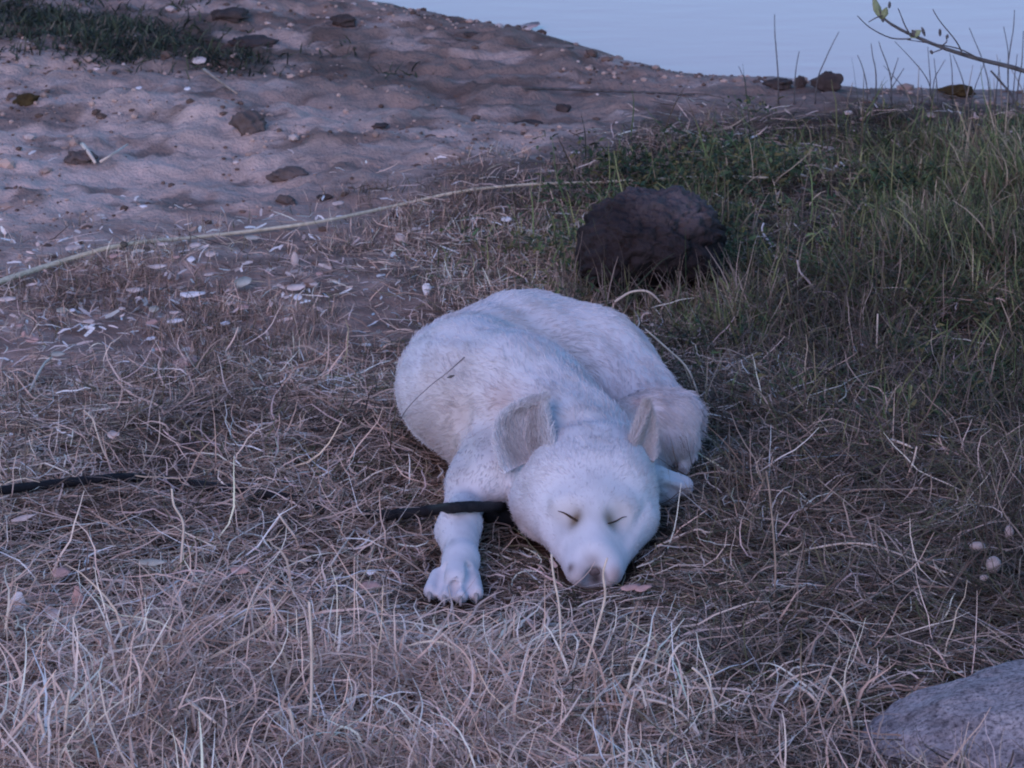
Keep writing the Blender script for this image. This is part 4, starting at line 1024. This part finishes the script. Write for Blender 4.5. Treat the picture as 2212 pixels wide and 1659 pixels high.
# sticks on the bare earth
straw([(440, 150), (470, 172), (512, 202)], [.01, .012, .01], .0030, M_straw2, 'pale stick lying on the bank beneath the green weeds', 'sticks on the bare bank', 'stick')
straw([(178, 312), (192, 330), (206, 352)], [.010, .014, .01], .0038, M_straw, 'thick short pale stick by the grey clod at the left', 'sticks on the bare bank', 'stick')
straw([(216, 350), (245, 332), (276, 312)], [.010, .014, .01], .0024, M_straw, 'thin pale stick forming a fork with the thick one', 'sticks on the bare bank', 'stick')
straw([(985, 83), (1060, 95), (1150, 104), (1240, 103)], [.004, .005, .005, .004], .0022, M_twig, 'long dark twig lying near the curved shoreline', 'sticks on the bare bank', 'stick')
straw([(1130, 190), (1250, 194), (1400, 200), (1500, 204)], [.002, .004, .004, .002], .0026, M_twig, 'long dark root lying across the brown earth', 'sticks on the bare bank', 'root')

# pale chips and leaves lying on the turf
CH_ = [(160, 538, 36, 14, 1, 'pale curled leaf just below the cord at the left'), (246, 555, 20, 11, 2, 'small pink chip below the knot in the cord'), (413, 561, 18, 17, 3, 'round white chip left of the dog, near the cord'),
 (339, 576, 44, 12, 1, 'long pale chip between the pink and the round white one'), (352, 527, 24, 9, 1, None), (422, 530, 24, 14, 1, None), (456, 551, 24, 16, 1, None), (381, 555, 17, 9, 2, None), (544, 512, 36, 13, 4, 'greenish pale chip touching the cord'),
 (637, 562, 17, 34, 1, 'oval pale leaf standing on edge in the turf'), (451, 594, 20, 8, 1, None), (291, 626, 36, 13, 1, None), (416, 637, 54, 15, 3, 'longest pale chip on the turf left of the dog'), (525, 611, 38, 27, 4, 'crumpled grey leaf right of the longest pale chip'),
 (525, 667, 24, 15, 2, None), (499, 656, 20, 10, 1, None), (643, 643, 20, 16, 3, 'bright white chip nearest the dog in the upper turf'), (619, 642, 14, 8, 1, None), (640, 622, 40, 16, 1, 'forked pale flake above the bright white chip'), (678, 614, 18, 8, 1, None), (690, 591, 15, 10, 2, None),
 (16, 647, 36, 14, 1, 'pale strip at the left edge below the cord'), (134, 671, 24, 14, 4, None), (157, 671, 12, 10, 3, None), (333, 669, 22, 15, 4, None), (264, 666, 15, 9, 1, None), (192, 694, 25, 10, 1, None), (379, 695, 36, 12, 3, 'bright slanting chip with a dark underside, second longest'),
 (330, 699, 27, 14, 2, None), (378, 675, 24, 8, 1, None), (486, 700, 18, 10, 3, None), (510, 716, 20, 15, 4, None), (70, 736, 30, 14, 2, None), (126, 764, 32, 14, 4, 'pale leaf at the tip of the far left straw'), (326, 733, 20, 9, 3, None), (349, 754, 28, 13, 2, None),
 (400, 788, 50, 27, 2, 'large crumpled pink-white leaf between turf and dry grass'), (128, 786, 10, 10, 3, None), (182, 840, 24, 13, 4, None), (50, 723, 10, 10, 2, None), (42, 704, 16, 8, 2, None),
 (921, 626, 20, 24, 3, 'white scrap in the turf just behind the back of the dog'), (1095, 474, 24, 12, 3, 'white chip left of the boulder under the cord'), (735, 468, 18, 7, 3, None), (1240, 487, 18, 8, 1, None), (1262, 478, 14, 16, 1, None),
 (34, 1308, 38, 56, 3, 'folded white leaf at the left edge above the straw heap'), (114, 1325, 28, 26, 1, 'pale leaf right of the folded white one'), (150, 1342, 36, 22, 4, 'grey oval leaf beside the pale one at the left'), (168, 1290, 28, 44, 2, 'dull pink leaf standing on edge at the left'), (132, 1240, 36, 26, 2, None),
 (50, 1125, 50, 14, 1, 'pale strip of bark below the leash at the left edge'), (245, 939, 26, 20, 1, None), (470, 1334, 34, 12, 3, 'bright straw chip on the straw heap at the left'), (400, 1360, 60, 14, 1, 'long folded pale leaf on the straw heap'), (418, 1385, 40, 20, 1, None), (44, 1505, 36, 20, 1, None), (245, 1625, 40, 16, 3, None),
 (802, 1238, 20, 14, 3, 'small pale lilac petal left of the paw'), (800, 1268, 44, 24, 2, 'pinkish leaf left of the outstretched paw'), (1362, 1272, 40, 16, 2, 'brown-pink leaf just right of the nose'), (1390, 1275, 34, 14, 2, None), (520, 1232, 40, 20, 2, 'curled tan leaf above the straw heap'), (330, 1215, 60, 18, 4, None),
 (1547, 382, 0, 0, 0, None), (1605, 497, 26, 18, 5, 'small yellow leaf right of the boulder top'), (1865, 745, 14, 12, 3, None), (1500, 580 + 10, 0, 0, 0, None), (1290, 597, 22, 8, 1, None), (300, 190, 14, 9, 3, None), (430, 130, 30, 20, 1, 'pale chunk beside the green weeds on the bank'), (405, 193, 14, 9, 3, None), (310, 445, 16, 8, 3, None), (730, 440, 24, 10, 1, None)]
MS = {1: M_paleleaf, 2: noise_mat('pink_leaf', 60, [(.3, (.42, .26, .23)), (.75, (.62, .43, .40))], .7, .2, .6, 200, .001), 3: M_white, 4: noise_mat('grey_leaf', 60, [(.3, (.28, .28, .24)), (.75, (.48, .49, .45))], .7, .2, .6, 200, .001), 5: noise_mat('yellow_leaf', 60, [(.3, (.5, .38, .08)), (.75, (.7, .56, .16))])}
g = np.random.default_rng(8)
CN = {1: 'pale', 2: 'pinkish', 3: 'white', 4: 'greyish', 5: 'yellow'}
def zone(a, b):
    if b < 480: return 'beside or above the cord'
    if a > 900: return 'between the dog and the cord'
    if b < 570: return 'in the row just below the cord'
    if b < 640: return 'in the upper turf left of the dog'
    if b < 690: return 'in the middle turf left of the dog'
    if b < 850: return 'in the lower turf left of the dog'
    return 'on the dry grass of the near ground'
UN = sorted([q for q in CH_ if q[4] and q[5] is None]); cnt_ = {}
LB = {}
for q in UN:
    z_ = zone(q[0], q[1]); k_ = (CN[q[4]], z_); cnt_[k_] = cnt_.get(k_, 0) + 1; LB[q] = cnt_[k_]
for q_ in CH_:
    (a, b, w, h, m_, lab) = q_
    if m_ and lab is None:
        k_ = (CN[m_], zone(a, b)); lab = ('small ' + CN[m_] + ' chip ' + k_[1]) if cnt_[k_] == 1 else (ORD[LB[q_] - 1] + ' small ' + CN[m_] + ' chip from left ' + k_[1])
    if not m_: continue
    q = size(a, b); upright = h > w * .95
    z0 = .010 if b < 860 else .026
    c = ground_at(a, b, z0)
    if upright:
        leafmesh(c - (0, 0, h * q * .5), (g.uniform(-.2, .2) * h * q, .005, h * q), w * q, .12, MS[m_], 'leaf', None, lab or 'small pale leaf lying on the ground left of the dog', 'leaf', 'pale chips and leaves on the ground', nrm=(g.uniform(-.3, .3), -1, .2))
    else:
        sl = g.uniform(-.25, .25)
        leafmesh(c - (w * q * .5, 0, 0), (w * q, g.uniform(-.3, .5) * w * q, sl * w * q * .4), max(h * q * 1.05, .004), .14, MS[m_], 'leaf', None, lab or 'small pale chip lying flat on the ground left of the dog', 'leaf', 'pale chips and leaves on the ground', nrm=(g.uniform(-.2, .2), -.75, 1))
M_pod = noise_mat('pod_husk', 90, [(.3, (.30, .24, .22)), (.75, (.52, .44, .42))], .7, .2, .5, 300, .001)
# pale oval shells or pods at the right
for (a, b, w, h, lab, sd) in [(2111, 1180, 36, 20, 'pale oval seed pod at the right, leftmost of four', 61), (2146, 1220, 34, 40, 'largest pale upright seed pod at the right', 62), (2180, 1150, 20, 30, 'pale slanting seed pod, uppermost of four at the right', 63), (2126, 1248, 20, 14, 'tiny pale seed pod, lowest of four at the right', 64), (1822, 1178 + 210, 0, 0, '', 0)]:
    if not w: continue
    q = size(a, b); c = ground_at(a, b, .03); v, f = blob((0, 0, 0), (w * q / 2, min(w, h) * q / 2, h * q / 2), sd, .12, 1.5, 2)
    tag(mesh('seed_pod', v + c, f, M_pod, loc=tuple(c)), lab, 'seed pod', 'pale seed pods at the right')
# seed heads on thin stems at the foot of the boulder
for (a, b, lab) in [(1442, 636, 'round seed head nearest the arching straw by the boulder'), (1405, 655 - 14, 'faint seed head under the arching straw by the boulder'), (1480, 640, 'seed head on a stem right of the boulder foot'), (1692, 600, 'brownish seed head in the grass right of the boulder'), (1945, 705, 'tan seed head standing far right of the boulder')]:
    q0_ = ground(a, b + 26); c = atY(a, b, q0_[1])
    hd = empty('dried_flower', tuple(q0_)); tag(hd, lab, 'dried flower', 'seed heads near the boulder')
    v, f = tube([q0_, (q0_ + c) / 2 + (.002, 0, 0), c], [.0009, .0008, .0007], 5); mesh('stem', v, f, M_twig, parent=hd, loc=tuple(q0_))
    v, f = blob((0, 0, 0), (.0058, .0055, .0062), int(a), .3, 2.5, 2); mesh('head', v + c, f, M_straw2, parent=hd, loc=tuple(c))
# leaf floating close to the shore
fl_ = flat(1142, 66, WATER_Z)
leafmesh(fl_ + (-.02, 0, .003), (.04, .01, .002), .035, .12, MS[2], 'floating_leaf', None, 'pinkish leaf floating on the water just off the curved shoreline', 'leaf', None, nrm=(0, 0, 1))
# a scatter of flakes one can count no longer singly is in leaf_flakes
